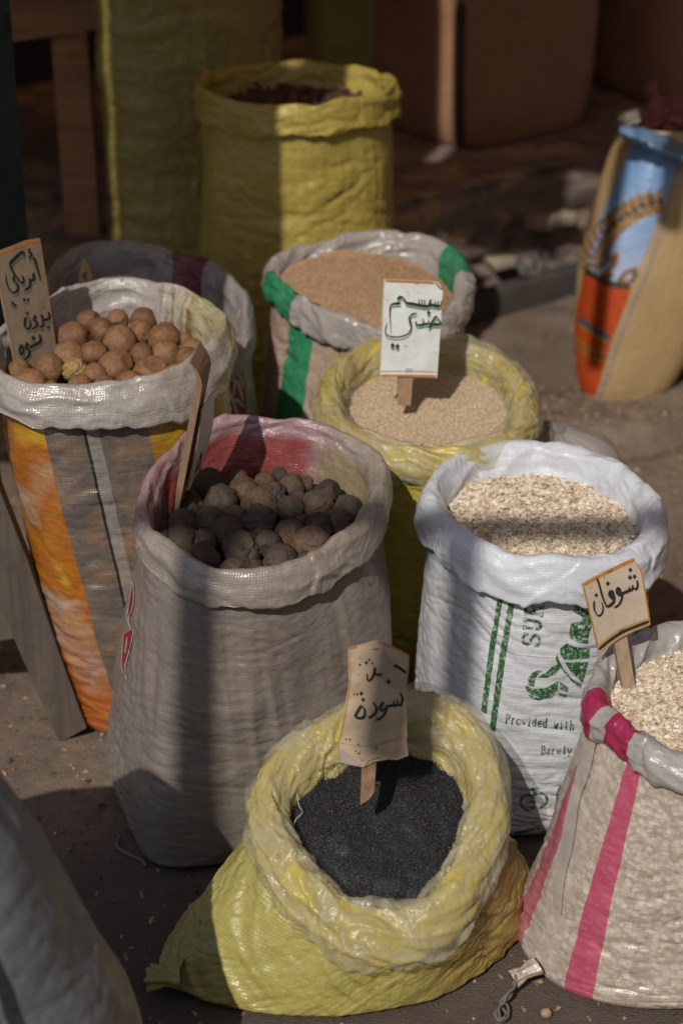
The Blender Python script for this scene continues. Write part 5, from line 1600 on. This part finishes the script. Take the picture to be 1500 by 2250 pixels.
pl = sheet('plastic_bag', [[(1412, 190), (1440, 186), (1470, 205), (1540, 190)], [(1420, 235), (1450, 240), (1480, 245), (1540, 240)], [(1378, 262), (1420, 280), (1470, 262), (1540, 255)], [(1395, 272), (1430, 285), (1470, 290), (1540, 280)]], [4.80, 4.74, 4.64, 4.66], m_purple, None, amp=0.011)
tag(pl, 'crumpled purple plastic bag tucked into the mouth of the wheat bag', 'plastic bag')
m_gfilm = fabric('grey_film', (0.34, 0.30, 0.27), rough=0.2, weave=0.0, crease=0.8, dirt=0.2, trans=0.3, spec=0.6)
sheet('folded_mouth', [[(1358, 262), (1380, 244), (1402, 246)], [(1362, 285), (1385, 275), (1405, 262)]], [4.56, 4.50], m_gfilm, t_wheat, amp=0.006)

# ================================================================== signs
class Plate:
    def __init__(self, px, y, n, bend=0.0, bend_ax=None, rough=0.0):
        self.n = Vector(n).normalized()
        self.p0 = at_y(px[0], px[1], y)
        self.bend, self.rough, self.c = bend, rough, px
        self.ax = bend_ax or (1, 0)
    def pos(self, x, y, lift=0.0):
        p = at_plane(x, y, self.p0, self.n)
        s = ((x - self.c[0]) * self.ax[0] + (y - self.c[1]) * self.ax[1]) / 60.0
        d = self.bend * s * s + self.rough * float(fbm(p.x * 30, p.y * 30, p.z * 30, 2))
        return p + self.n * (lift - d)

def slab(name, plate, poly, thick, mat, parent, lift=0.0, edge=6):
    """board with an outline, a front, a back and edges"""
    V2, F = fill2d(poly, edge)
    a = [plate.pos(x, y, lift) for x, y in V2]
    b = [plate.pos(x, y, lift - thick) for x, y in V2]
    n = len(a)
    cnt = {}
    for f in F:
        for i in range(len(f)):
            e = (f[i], f[(i + 1) % len(f)])
            cnt[e] = 1
    def area(f):
        A, B, C = (a[i] for i in f[:3])
        return (B - A).cross(C - A).dot(plate.n)
    FF = [f if area(f) > 0 else f[::-1] for f in F]
    cnt = {}
    for f in FF:
        for i in range(len(f)): cnt[(f[i], f[(i + 1) % len(f)])] = 1
    side = [[i, i + 0, 0, 0] for i in ()]
    for (i, j) in cnt:
        if (j, i) not in cnt: side.append([j, i, i + n, j + n])
    F3 = FF + [[i + n for i in f[::-1]] for f in FF] + side
    return mesh_obj(name, [tuple(p) for p in a + b], F3, mat, parent, smooth=False)

def sheet2d(name, plate, parts, mat, parent, lift):
    V2, F = merge2d(parts)
    v = [plate.pos(x, y, lift) for x, y in V2]
    FF = []
    for f in F:
        A, B, C = (v[i] for i in f[:3])
        FF.append(f if (B - A).cross(C - A).dot(plate.n) > 0 else f[::-1])
    return mesh_obj(name, [tuple(p) for p in v], FF, mat, parent)

def paper(name, col, stain, amt=0.35):
    m, nt, b = new_mat(name)
    q = NB(nt)
    o = q.tex('Object')
    c = q.mix(q.ramp(q.noise(o, 16, 5, 0.65), [(0.4, 0.0), (0.75, amt)]), col, stain)
    c = q.mix(q.ramp(q.noise(o, 130, 3, 0.6), [(0.66, 0.0), (0.72, 0.5)]), c, tuple(x * 0.4 for x in stain))
    q.l(c, b.inputs['Base Color'])
    b.inputs['Roughness'].default_value = 0.6
    q.l(q.bump(q.noise(o, 40, 4, 0.6), 0.3, 0.003), b.inputs['Normal'])
    return m
GREENSD = paint('dark_green_marker', (0.13, 0.15, 0.085), 0.6, 0.25, 90, 0.02)
BLACKINK = paint('black_marker', (0.018, 0.016, 0.017), 0.5, 0.2, 90, 0.02, speck=(300, 0.66, (0.09, 0.08, 0.075)))
GREENSH = paint('green_marker', (0.17, 0.27, 0.14), 0.6, 0.25, 90, 0.02)
ORANGE = paint('orange_marker', (0.48, 0.17, 0.018), 0.55, 0.35, 70, 0.02)
OCHRE = paint('ochre_marker', (0.42, 0.24, 0.06), 0.55, 0.35, 70, 0.02)
stick_wood = wood('stick_wood', (0.30, 0.17, 0.095), (0.18, 0.095, 0.05), 'Z', 0.65, 2.0)
stick_pale = wood('pale_stick_wood', (0.42, 0.30, 0.19), (0.28, 0.19, 0.115), 'Z', 0.65, 2.0)
steel = paint('staple_steel', (0.06, 0.06, 0.06), 0.35, 0.1)

def sign(label, plate, zoom, off, outline, bands, strokes, dots, stick, staples, face, stick_mat, shade=None, pen=0.9, thick=0.0045, stick_back=0.004, stick_thick=0.008, wmul=1.0):
    z_ = lambda pts: zt(zoom, off, pts)
    base = plate.pos(*z_([stick[0] if stick else outline[-1]])[0])
    t = thing('price_sign', base, label, 'sign', 'handwritten signs stuck in the sacks')
    slab('board', plate, z_(outline), thick, face, t)
    for i, (pts, w, m) in enumerate(bands):
        sheet2d('painted_border', plate, [stroke2d(z_(pts), w * zoom, smooth=len(pts) > 2)], m, t, 0.0006 + 0.0001 * i)
    L = []
    for s in strokes:
        L.append(stroke2d(z_(s[0]), s[1] * zoom * wmul, (s[2] if len(s) > 2 else s[1]) * zoom * wmul, step=1.2, pen=pen if len(s) < 4 else s[3]))
    for dt in dots:
        if dt[0] == 'e':
            L.append(fill2d([(off[0] + (dt[1] + dt[3] * math.cos(k * PI / 7)) * zoom, off[1] + (dt[2] + dt[4] * math.sin(k * PI / 7)) * zoom) for k in range(14)], 5))
            continue
        x, y, r = dt
        L.append(fill2d(diamond((off[0] + x * zoom, off[1] + y * zoom), r * zoom), 6))
    if shade:
        S = [(v + np.array(shade[0]) * zoom, f) for v, f in L]
        sheet2d('lettering_shade', plate, S, shade[1], t, 0.0012)
    sheet2d('lettering', plate, L, BLACKINK, t, 0.0016)
    if stick:
        slab('stick', plate, z_(stick), stick_thick, stick_mat, t, lift=-thick - 0.0004 if stick_back else 0.004)
    for a, b in staples:
        sheet2d('staple', plate, [stroke2d(z_([a, b]), 8 * zoom, smooth=False)], steel, t, 0.0022)
    return t

# sesame sign
pB = Plate((898, 720), 3.275, (0.05, -0.97, 0.24), bend=0.0008, rough=0.0008)
sign('white sign with black Arabic lettering shaded in green standing in the pale sesame', pB, 180 / 1350, (820, 600),
     [(165, 105), (560, 118), (1020, 140), (1075, 165), (1145, 275), (1120, 700), (1050, 1725), (540, 1712), (95, 1712), (130, 900)],
     [([(190, 128), (640, 145), (1015, 165)], 40, ORANGE), ([(100, 1690), (540, 1690), (1048, 1700)], 34, ORANGE), ([(105, 1622), (540, 1615), (1052, 1632)], 12, ORANGE), ([(172, 110), (140, 900), (100, 1700)], 10, OCHRE),
      ([(1030, 160), (1085, 235), (1140, 275)], 30, stick_wood)],
     [([(1118, 530), (1060, 545), (1000, 530), (930, 525), (880, 545), (760, 528), (640, 505), (530, 490)], 46, 50, 1.9), ([(1125, 455), (1112, 540)], 24), ([(1068, 462), (1060, 540)], 22), ([(1018, 462), (1010, 535)], 22), ([(942, 430), (915, 530)], 30, 40),
      ([(835, 430), (845, 530)], 22), ([(793, 430), (800, 525)], 22), ([(748, 430), (752, 520)], 22),
      ([(560, 510), (515, 440), (470, 395), (425, 398), (395, 440)], 50, 40), ([(450, 500), (350, 500), (285, 530), (270, 620), (275, 760), (288, 965)], 46, 8, 2.2),
      ([(1125, 850), (1040, 720), (985, 770), (960, 830), (1050, 835), (1120, 855)], 34), ([(975, 830), (910, 905)], 40), ([(1100, 850), (960, 845), (900, 830), (830, 840), (750, 855), (700, 835), (702, 795)], 40), ([(812, 748), (830, 830)], 26), ([(905, 760), (915, 820)], 22),
      ([(712, 668), (640, 675), (590, 740), (615, 830), (620, 910), (560, 1000), (440, 1045), (300, 1045), (215, 1005), (195, 920), (225, 812)], 42, 14, 2.3)],
     [(910, 652, 34), (315, 1190, 38), (395, 1205, 38)],
     [(400, 1700), (655, 1700), (620, 2190), (410, 2190)], [((690, 174), (740, 178)), ((530, 1577), (635, 1580)), ((525, 1618), (630, 1620))],
     paper('white_card', (0.62, 0.63, 0.60), (0.40, 0.33, 0.25), 0.55), wood('tan_stick', (0.36, 0.225, 0.13), (0.25, 0.15, 0.085), 'Z', 0.65, 2.0), shade=((4, 48), GREENSH))

# oats sign
pD = Plate((1350, 1330), 2.60, (0.14, -0.93, 0.30), bend=-0.004, bend_ax=(0.94, -0.34), rough=0.0006)
KRAFT = paper('kraft_card', (0.45, 0.36, 0.26), (0.27, 0.18, 0.11), 0.55)
sign('tilted tan sign edged in orange with black Arabic lettering, stuck in the oats', pD, 0.16, (1260, 1210),
     [(100, 455), (440, 290), (810, 92), (830, 150), (900, 280), (965, 600), (1042, 1000), (680, 1160), (330, 1415), (250, 1050), (160, 650)],
     [([(118, 470), (500, 270), (822, 112)], 48, ORANGE), ([(125, 490), (220, 900), (322, 1330)], 20, ORANGE), ([(832, 150), (905, 290), (970, 620), (1030, 990)], 20, ORANGE),
      ([(330, 1300), (640, 1085), (1020, 935)], 36, OCHRE), ([(322, 1348), (620, 1142), (1022, 962)], 42, BLACKINK), ([(335, 1392), (660, 1172), (1040, 995)], 26, OCHRE)],
     [([(848, 395), (858, 470), (838, 520), (800, 500), (790, 460)], 38), ([(800, 500), (770, 540), (745, 490)], 38), ([(765, 535), (720, 555), (650, 590)], 44), ([(600, 490), (580, 570), (620, 610), (655, 580), (650, 660), (610, 740), (548, 785)], 44, 30),
      ([(500, 535), (480, 610), (520, 650), (548, 620), (540, 700), (480, 755), (430, 765)], 44), ([(312, 370), (345, 480), (390, 640), (440, 760)], 46, 40), ([(270, 680), (272, 800), (320, 885), (375, 860), (395, 770), (365, 690)], 40, 24)],
     [('e', 516, 600, 38, 66), ('e', 612, 555, 34, 58), (760, 255, 28), (755, 360, 30), (815, 345, 30), (460, 447, 30), (297, 605, 26)],
     [(560, 1255), (735, 1165), (862, 1930), (700, 1990)], [((458, 298), (535, 265)), ((605, 1112), (680, 1068))], KRAFT, stick_pale, stick_thick=0.014)

# black seed sign
pC = Plate((820, 1540), 2.47, (0.03, -0.93, 0.32), bend=0.002, rough=0.0015)
WORN = paper('worn_card', (0.42, 0.315, 0.20), (0.17, 0.12, 0.075), 0.75)
tC = sign('torn tan paper sign with smudged black Arabic lettering standing in the black seeds', pC, 200 / 1184, (730, 1400),
     [(200, 145), (380, 95), (560, 42), (650, 62), (800, 130), (1002, 242), (995, 420), (970, 640), (970, 900), (975, 1280), (965, 1340), (990, 1550), (840, 1600), (740, 1590), (540, 1620), (410, 1695), (270, 1670), (95, 1630), (112, 1425), (85, 1350), (150, 1000), (215, 600), (205, 300)],
     [([(205, 152), (320, 128)], 34, ORANGE), ([(600, 66), (850, 160), (998, 252)], 24, ORANGE), ([(990, 262), (965, 600), (968, 1250)], 12, OCHRE), ([(212, 180), (225, 600), (130, 1200), (92, 1350)], 14, ORANGE), ([(110, 1385), (400, 1412), (600, 1388), (968, 1290)], 12, OCHRE),
      ([(410, 1690), (490, 1600), (620, 1560)], 16, stick_wood)],
     [([(800, 360), (870, 400), (958, 468)], 46, 34, 2.2), ([(555, 390), (552, 475), (640, 485)], 42), ([(556, 440), (505, 540), (460, 560), (448, 470)], 42, 22),
      ([(880, 720), (912, 800), (885, 890), (848, 850), (840, 820)], 36), ([(850, 870), (815, 895), (795, 830)], 34), ([(820, 890), (760, 890), (690, 900)], 40), ([(668, 838), (612, 930), (650, 950), (700, 915), (680, 990), (625, 1050), (552, 1078)], 44, 30),
      ([(530, 842), (572, 920), (545, 1000), (462, 1050)], 46, 30), ([(378, 880), (330, 960), (300, 1030), (360, 1050), (410, 1030), (420, 950), (385, 890)], 44)],
     [(730, 578, 32), (398, 812, 26), (375, 730, 26), (325, 740, 16), (285, 740, 12), (480, 292, 18), (515, 335, 16), (355, 355, 16), (340, 488, 10), (335, 600, 8), (440, 330, 22), (180, 1330, 12), (225, 1330, 12), (335, 1390, 12), (300, 1480, 10), (345, 1510, 14), (390, 1598, 10), (570, 1438, 14)],
     [(385, 1670), (575, 1610), (545, 2030), (480, 2120), (365, 2200)], [((520, 160), (605, 145))], WORN, stick_wood, stick_thick=0.01)
# overlapping torn flap at the top right and the stain down the middle of the paper
zc = lambda pts: zt(200 / 1184, (730, 1400), pts)
sheet2d('torn_flap', pC, [fill2d(zc([(650, 150), (720, 240), (800, 370), (880, 480), (960, 600), (965, 690), (770, 650), (640, 490)]), 5)], paper('flap_card', (0.33, 0.255, 0.165), (0.17, 0.12, 0.07), 0.5), tC, 0.0011)
sheet2d('torn_flap', pC, [fill2d(zc([(100, 1440), (270, 1570), (405, 1690), (260, 1668), (97, 1628)]), 5)], paper('flap_grey', (0.33, 0.27, 0.21), (0.2, 0.15, 0.1), 0.4), tC, 0.0011)

# tall sign in the brown limes
pA = Plate((70, 680), 3.20, (0.66, -0.72, 0.2), bend=0.001, rough=0.0006)
sign('tall tan sign with black Arabic lettering leaning in the brown limes at the left edge', pA, 0.14667, (0, 510),
     [(-90, 322), (0, 288), (250, 190), (420, 122), (605, 88), (700, 760), (770, 1200), (850, 1760), (880, 2000), (290, 2250), (265, 2100), (140, 1480), (0, 760)],
     [([(-80, 345), (250, 225), (420, 158), (590, 118)], 44, ORANGE), ([(600, 110), (690, 700), (845, 1760)], 9, OCHRE), ([(0, 760), (140, 1480), (268, 2090)], 9, OCHRE)],
     [([(350, 285), (360, 375)], 24, 10), ([(345, 285), (240, 375), (148, 475)], 42, 46, 0.2), ([(150, 470), (190, 580), (260, 690), (325, 760), (350, 720), (328, 640)], 40, 26),
      ([(215, 640), (205, 715), (255, 780), (262, 860), (210, 905), (150, 860), (100, 750), (86, 618)], 40, 10), ([(498, 375), (530, 460), (598, 700)], 30, 14, 2.4), ([(440, 240), (428, 300), (472, 312), (432, 400)], 24),
      ([(495, 608), (500, 700), (455, 720), (418, 690)], 38), ([(455, 720), (440, 810), (365, 875)], 40, 24),
      ([(722, 1190), (738, 1285), (650, 1310), (618, 1230)], 36), ([(645, 1300), (640, 1390), (588, 1430)], 38, 24), ([(528, 1240), (505, 1320), (545, 1340), (545, 1400), (482, 1450)], 36, 24), ([(382, 1270), (368, 1380), (412, 1450), (452, 1400), (440, 1300)], 36, 24),
      ([(588, 1530), (600, 1630), (520, 1690), (430, 1725)], 36), ([(405, 1650), (385, 1740), (430, 1760), (425, 1840), (358, 1920)], 40, 24), ([(315, 1680), (290, 1790), (325, 1830), (345, 1760), (318, 1680)], 32)],
     [(185, 1060, 22), (225, 1095, 22), (360, 1010, 22), (415, 1010, 22), (405, 1212, 24), (720, 1420, 26), (492, 1582, 32)],
     None, [], paper('tan_card', (0.225, 0.165, 0.112), (0.14, 0.098, 0.062), 0.35), stick_wood, shade=((6, 42), GREENSD), wmul=1.3, thick=0.006)

# small pointed wooden sign in the rear sack
pE = Plate((186, 600), 3.66, (0.0, -0.98, 0.2))
sign('small pointed wooden sign poking up behind the brown lime sack', pE, 0.14667, (0, 510),
     [(1240, 388), (1300, 432), (1350, 560), (1392, 690), (1392, 1000), (1150, 1000), (1165, 800), (1185, 640)], [],
     [([(1240, 615), (1246, 668)], 22), ([(1286, 590), (1280, 690), (1300, 740), (1275, 860)], 30)], [], None, [], paper('old_wood_face', (0.36, 0.235, 0.095), (0.2, 0.12, 0.05), 0.4), stick_wood, thick=0.007)

# thin sign seen on edge in the black limes: corrugated board with a white printed face
def edge_sign():
    B, T = at_y(392, 1112, 2.86), at_y(447, 820, 2.82)
    top = at_y(452, 800, 2.82)
    H = (T - B)
    W = Vector((0.10, 0.995, 0)).normalized()       # the plate runs away from us
    Nn = H.cross(W).normalized()                     # its white face looks right
    if Nn.x < 0: Nn = -Nn
    t = thing('price_sign', B, 'thin cardboard sign seen edge-on with a white face, stuck in the black limes', 'sign', 'handwritten signs stuck in the sacks')
    brown = wood('corrugated_edge', (0.33, 0.20, 0.125), (0.22, 0.125, 0.075), 'Z', 0.8, 3)
    white = paper('white_face', (0.60, 0.59, 0.57), (0.4, 0.35, 0.3), 0.25)
    n = 24
    V, F = [], []
    wid = 0.085
    for i in range(n + 1):
        k = i / n
        # top curls over to the left
        curl = max(0, (k - 0.86) / 0.14)
        c = B + H * (k * 1.10 - 0.05) - Nn * (0.022 * curl * curl)
        th = 0.0085 * (0.55 + 0.45 * min(1, k * 5)) * (1 - 0.75 * curl)
        for (a, b) in ((0, -th), (0, th * 0.25), (wid, th * 0.25), (wid, -th)):
            V.append(tuple(c + W * a + Nn * b))
    for i in range(n):
        for j in range(4):
            j2 = (j + 1) % 4
            F.append([i * 4 + j, i * 4 + j2, i * 4 + 4 + j2, i * 4 + 4 + j])
    F += [[3, 2, 1, 0], [n * 4, n * 4 + 1, n * 4 + 2, n * 4 + 3]]
    mesh_obj('board', V, F, brown, t, smooth=False)
    V, F = [], []
    for i in range(n + 1):
        k = i / n
        lo = 0.10 + 0.62 * k
        c = B + H * lo
        a0 = 0.012 + 0.02 * max(0, 0.25 - k)
        V += [tuple(c + W * a0 + Nn * (0.006 + 0.006 * math.sin(k * 3.1))), tuple(c + W * (wid + 0.006) + Nn * (0.014 + 0.008 * math.sin(k * 3.1)))]
    F = [[i * 2, i * 2 + 1, i * 2 + 3, i * 2 + 2] for i in range(n)]
    m = len(V)
    V += [tuple(Vector(v) - Nn * 0.0012) for v in V]
    F += [[i + m for i in f[::-1]] for f in F]
    mesh_obj('paper_face', V, F, white, t, smooth=False)
    # a purple printed flower low on the face
    pts = []
    c = B + H * 0.24 + W * 0.055 + Nn * 0.0165
    bm_v, bm_f = [], []
    for k in range(6):
        a = k * PI / 3
        cc = c + W * (0.012 * math.cos(a)) + H.normalized() * (0.017 * math.sin(a))
        s = len(bm_v)
        for j in range(8):
            b = 2 * PI * j / 8
            bm_v.append(tuple(cc + W * (0.008 * math.cos(b)) + H.normalized() * (0.009 * math.sin(b)) + Nn * 0.0003 * k))
        bm_f.append(list(range(s, s + 8)))
    mesh_obj('printed_flower', bm_v, bm_f, paint('purple_ink', (0.12, 0.04, 0.12), 0.5, 0.3), t, smooth=False)
edge_sign()

# ================================================================== wood, post, small things
trestle_wood = wood('trestle_wood', (0.125, 0.095, 0.070), (0.066, 0.049, 0.037), 'Z', 0.8, 1.0)
def px_board(name, poly, y, depth, mat, parent, tilt=0.0, edge=40):
    """upright board with a traced outline at distance y"""
    P = Plate(poly[0], y, (tilt, -1, 0), rough=0.0012)
    return slab(name, P, poly, depth, mat, parent, edge=edge)
tr = thing('trestle', at_z(160, 1615, 0.0), 'rough wooden trestle leg slanting to the ground at the left edge', 'trestle')
px_board('leg', [(-110, 860), (-25, 860), (0, 1078), (60, 1230), (125, 1420), (190, 1600), (131, 1632), (30, 1400), (-60, 1180)], 3.04, 0.035, trestle_wood, tr, 0.05)
px_board('cross_board', [(-260, 1205), (0, 1212), (55, 1240), (62, 1395), (20, 1405), (-260, 1440)], 3.10, 0.03, trestle_wood, tr)
dark_wood = wood('dark_red_wood', (0.34, 0.16, 0.065), (0.18, 0.082, 0.036), 'X', 0.7)
tb = thing('work_table', at_z(160, 590, 0.0), 'dark reddish wooden table with a square leg in shade at the upper left', 'table')
px_board('apron', [(-200, 155), (28, 92), (200, 66), (222, 62), (222, -160), (-200, -160)], 4.75, 0.04, dark_wood, tb)
px_board('leg', [(113, 82), (190, 66), (208, 330), (225, 600), (152, 600), (132, 340)], 4.78, 0.06, dark_wood, tb)
v, f = box_geo((-1.15, 5.2, 0.94), 1.5, 1.0, 0.04)
mesh_obj('table_top', v, f, dark_wood, tb, smooth=False)
gp = thing('green_post', at_z(20, 880, 0), 'dark green painted metal post, scuffed, at the upper left edge', 'post')
px_board('post_face', [(-60, -160), (12, -160), (22, 0), (42, 265), (63, 530), (88, 840), (-20, 840)], 3.72, 0.05, paint('green_paint', (0.022, 0.042, 0.034), 0.45, 0.5, 14, 0.35, speck=(26, 0.64, (0.008, 0.010, 0.010))), gp, 0.35)

# crumpled wrap on the ledge foot
m_wrap = fabric('clear_wrap', (0.30, 0.27, 0.25), rough=0.14, weave=0.0, crease=1.0, dirt=0.4, trans=0.4, spec=0.8)
def ledge_at(px, py, out=0.10):
    n = LNOR
    return at_plane(px, py, LP + LNOR * out, n)
def wrap(label, rows, outs):
    A = np.array([[tuple(ledge_at(x, y, o)) for x, y in smooth_line(r, 4)[np.linspace(0, len(smooth_line(r, 4)) - 1, 50).astype(int)]] for r, o in zip(rows, outs)])
    k = np.linspace(0, len(rows) - 1, 30)
    B = np.empty((30, 50, 3))
    for j in range(50):
        for c in range(3): B[:, j, c] = np.interp(k, np.arange(len(rows)), A[:, j, c])
    Nn = grid_normals(B)
    B = B + Nn * (0.012 * ridged(B[..., 0] * 18, B[..., 1] * 18, B[..., 2] * 26) + 0.006 * ridged(B[..., 0] * 50, B[..., 1] * 50, B[..., 2] * 50))[..., None]
    V = np.concatenate([B.reshape(-1, 3), (B - Nn * 0.002).reshape(-1, 3)])
    F = grid_faces(30, 50).tolist(); F += [[i + 1500 for i in q[::-1]] for q in F]
    uv = np.tile(np.stack(np.meshgrid(np.linspace(0, 0.3, 50), np.linspace(0, 0.15, 30)), 2).reshape(-1, 2), (2, 1))
    o = mesh_obj('plastic_wrap', V, F, m_wrap, None, uvs={'frac': uv, 'met': uv})
    return tag(o, label, 'plastic wrap')
wrap('crumpled clear plastic wrap caught on the stones at the foot of the ledge', [[(1138, 560), (1180, 540), (1230, 565), (1285, 535)], [(1130, 585), (1175, 580), (1230, 585), (1290, 560)], [(1150, 610), (1180, 602), (1235, 600), (1290, 580)]], [0.10, 0.135, 0.15])

# small stuff on the ground
def thread_obj(name, pts, r, mat, label, cat, parent=None):
    P = smooth_line([tuple(p) for p in pts], 0.004)
    v, f = tube_geo([Vector(p) for p in P], r, 6)
    o = mesh_obj(name, v, f, mat, parent)
    if parent is None: tag(o, label, cat)
    return o
twine = paint('grey_twine', (0.20, 0.17, 0.15), 0.9, 0.3, 200, 0.4)
gpt = lambda px, py, h=0.004: (lambda p: (p.x, p.y, ground_z(p.x, p.y) + h))(at_z(px, py, 0.0))
thread_obj('string_scrap', [gpt(264, 1838), gpt(258, 1862), gpt(285, 1880), gpt(310, 1892), gpt(322, 1904)], 0.003, twine, 'frayed grey string lying on the ground by the black lime sack', 'string')
leafm = paint('dry_leaf', (0.26, 0.165, 0.055), 0.7, 0.4, 60, 0.2)
def leaf(px, py, L, W, rz, label):
    x, y, z = gpt(px, py, 0.004)
    V, F = [], []
    n = 8
    for i in range(n + 1):
        k = i / n
        w = W * math.sin(PI * min(1, k * 0.97 + 0.02)) ** 0.8
        for s in (-1, 0, 1):
            V.append((L * (k - 0.5), s * w, 0.004 * abs(s) + 0.004 * math.sin(k * 4)))
    for i in range(n):
        for j in range(2):
            a = i * 3 + j
            F.append([a, a + 3, a + 4, a + 1])
    m = len(V)
    V += [(a, b, c - 0.0007) for a, b, c in V]; F += [[i + m for i in f[::-1]] for f in F]
    c, s = math.cos(rz), math.sin(rz)
    V = [(x + a * c - b * s, y + a * s + b * c, z + d) for a, b, d in V]
    tag(mesh_obj('dry_leaf', V, F, leafm, None), label, 'leaf', 'dry leaves on the ground')
leaf(436, 1838, 0.020, 0.004, 2.2, 'dry curled leaf on the dark ground, left of two fallen close together')
leaf(470, 1840, 0.018, 0.0035, 0.6, 'dry curled leaf on the dark ground, right of two fallen close together')
leaf(225, 1765, 0.015, 0.003, 0.2, 'lone dry leaf on the ground left of the black lime sack')
leaf(450, 1860, 0.022, 0.004, 2.5, 'dry leaf on the dark ground just in front of two others')
# a shelled nut by the pink striped sack
def nut():
    x, y, z = gpt(1199, 2224, 0.0)
    bm = bmesh.new(); bmesh.ops.create_icosphere(bm, subdivisions=3, radius=0.0075)
    bm.verts.index_update()
    for v in bm.verts:
        n = v.co.normalized()
        v.co *= 1 + 0.10 * float(noise3(n.x * 2.2, n.y * 2.2, n.z * 2.2)) - 0.12 * max(0, 1 - abs(n.x) * 7) * (n.z > -0.2)
    V = [(x + v.co.x * 1.1, y + v.co.y, z + 0.0075 + v.co.z) for v in bm.verts]
    F = [[v.index for v in f.verts] for f in bm.faces]
    bm.free()
    tag(mesh_obj('chickpea', V, F, paint('chickpea_skin', (0.42, 0.27, 0.16), 0.6, 0.3, 150, 0.2), None), 'single tan chickpea on the ground in front of the pink striped sack', 'chickpea')
nut()
# crumbs and husks on the ground at the right
def litter():
    rg2 = np.random.default_rng(21)
    temps = [flake(0.004, 0.0028, 0.0008, rg2, 6), flake(0.0026, 0.002, 0.0012, rg2, 6), flake(0.006, 0.0022, 0.0008, rg2, 6)]
    cols = [(0.30, 0.19, 0.10), (0.22, 0.13, 0.075), (0.36, 0.27, 0.18), (0.16, 0.09, 0.06), (0.09, 0.06, 0.045)]
    pts = []
    n = 6000
    while len(pts) < n:
        x, y = rg2.uniform(-0.75, 1.0), rg2.uniform(1.95, 5.1)
        back = y > float(edge_y(np.array(x))) and x > 0.25
        d = float(noise3(x * 3, y * 3, 5.5))
        if rg2.random() < (0.75 * max(0, 0.35 + d) if back else 0.05): pts.append((x, y))
    P = np.array([(x, y, ground_z(x, y) + 0.0015) for x, y in pts])
    which = rg2.integers(0, 3, n); R = tilt_rot(n, rg2, 0.25)
    V, F, C, o = [], [], [], 0
    cw = np.array(cols)[rg2.integers(0, len(cols), n)] * (0.8 + 0.4 * rg2.random((n, 1)))
    for w, (tv, tf) in enumerate(temps):
        ix = np.where(which == w)[0]
        Q = np.einsum('nij,kj->nki', R[ix], tv) * rg2.uniform(0.5, 1.7, len(ix))[:, None, None] + P[ix][:, None]
        V.append(Q.reshape(-1, 3)); F.append((tf[None] + (np.arange(len(ix)) * len(tv))[:, None, None] + o).reshape(-1, 3)); C.append(np.repeat(cw[ix], len(tv), 0)); o += len(ix) * len(tv)
    tag(mesh_obj('ground_litter', np.concatenate(V), np.concatenate(F), m_grain, None, smooth=False, colors=np.concatenate(C)), 'scattered husks and crumbs on the ground', 'litter', None, 'stuff')
litter()

# tied corners and loose threads of the sacks
def ear_corner(parent, tip_px, root_px, y_tip, mat, r0=0.030, name='tied_corner'):
    a = at_z(*root_px, 0.035); b = at_z(*tip_px, 0.02)
    ax = (b - a)
    L = ax.length
    t = ax.normalized()
    p = t.cross(Vector((0, 0, 1))).normalized(); q_ = p.cross(t)
    rows, nseg = 16, 30
    V = []
    for i in range(rows):
        k = i / (rows - 1)
        r = r0 * (1 - 0.42 * min(1, k / 0.55)) if k < 0.55 else r0 * (0.58 + 0.6 * (k - 0.55))
        for j in range(nseg):
            w = 2 * PI * j / nseg
            rr = r * (1 + 0.18 * math.sin(w * 7 + k * 3) * (0.3 + k) + 0.1 * float(noise3(math.cos(w) * 2, math.sin(w) * 2, k * 4)))
            V.append(tuple(a + ax * k + p * (rr * math.cos(w)) + q_ * (rr * 0.75 * math.sin(w))))
    F = [[i * nseg + j, i * nseg + (j + 1) % nseg, (i + 1) * nseg + (j + 1) % nseg, (i + 1) * nseg + j] for i in range(rows - 1) for j in range(nseg)]
    c = len(V); V.append(tuple(b - ax * 0.12))
    F += [[(rows - 1) * nseg + j, (rows - 1) * nseg + (j + 1) % nseg, c] for j in range(nseg)]
    uv = np.array([(0.5 + 0.002 * (i % nseg), 0.004 * (i // nseg)) for i in range(len(V))])
    return mesh_obj(name, V, F, mat, parent, uvs={'frac': uv, 'met': uv})
ear_corner(s_front, (330, 2150), (408, 2142), 2.4, m_front, 0.027)
ear_corner(s_pink, (1126, 2152), (1180, 2120), 2.4, m_pink, 0.017)
rs_ = np.random.default_rng(4)
for k_ in range(3):
    pts_ = [at_z(1132, 2142, 0.03)]
    for (x_, y_) in [(1128, 2165), (1116, 2186), (1108, 2206), (1096, 2214), (1090, 2228), (1100, 2240), (1113, 2232), (1112, 2214), (1104, 2200), (1116, 2186), (1126, 2172)][:11 - 2 * k_]:
        pts_.append(at_z(x_ + rs_.normal() * 3, y_ + rs_.normal() * 3, 0.004 + 0.004 * k_ + (0.012 if y_ < 2190 else 0.0)))
    thread_obj('tie_string', pts_, 0.0022, twine, None, None, s_pink)
thr = paint('white_thread', (0.55, 0.5, 0.42), 0.7, 0.1)
def on_heap(px, py, f, h):
    z = 0.25
    for _ in range(10):
        p = at_z(px, py, z); z = float(f(p.x, p.y)) + h
    return at_z(px, py, z)
thread_obj('loose_thread', [on_heap(652, 1742, f_front, 0.035), on_heap(656, 1768, f_front, 0.02), on_heap(664, 1785, f_front, 0.006), on_heap(650, 1800, f_front, 0.004), on_heap(645, 1815, f_front, 0.003)], 0.0006, thr, None, None, s_front)
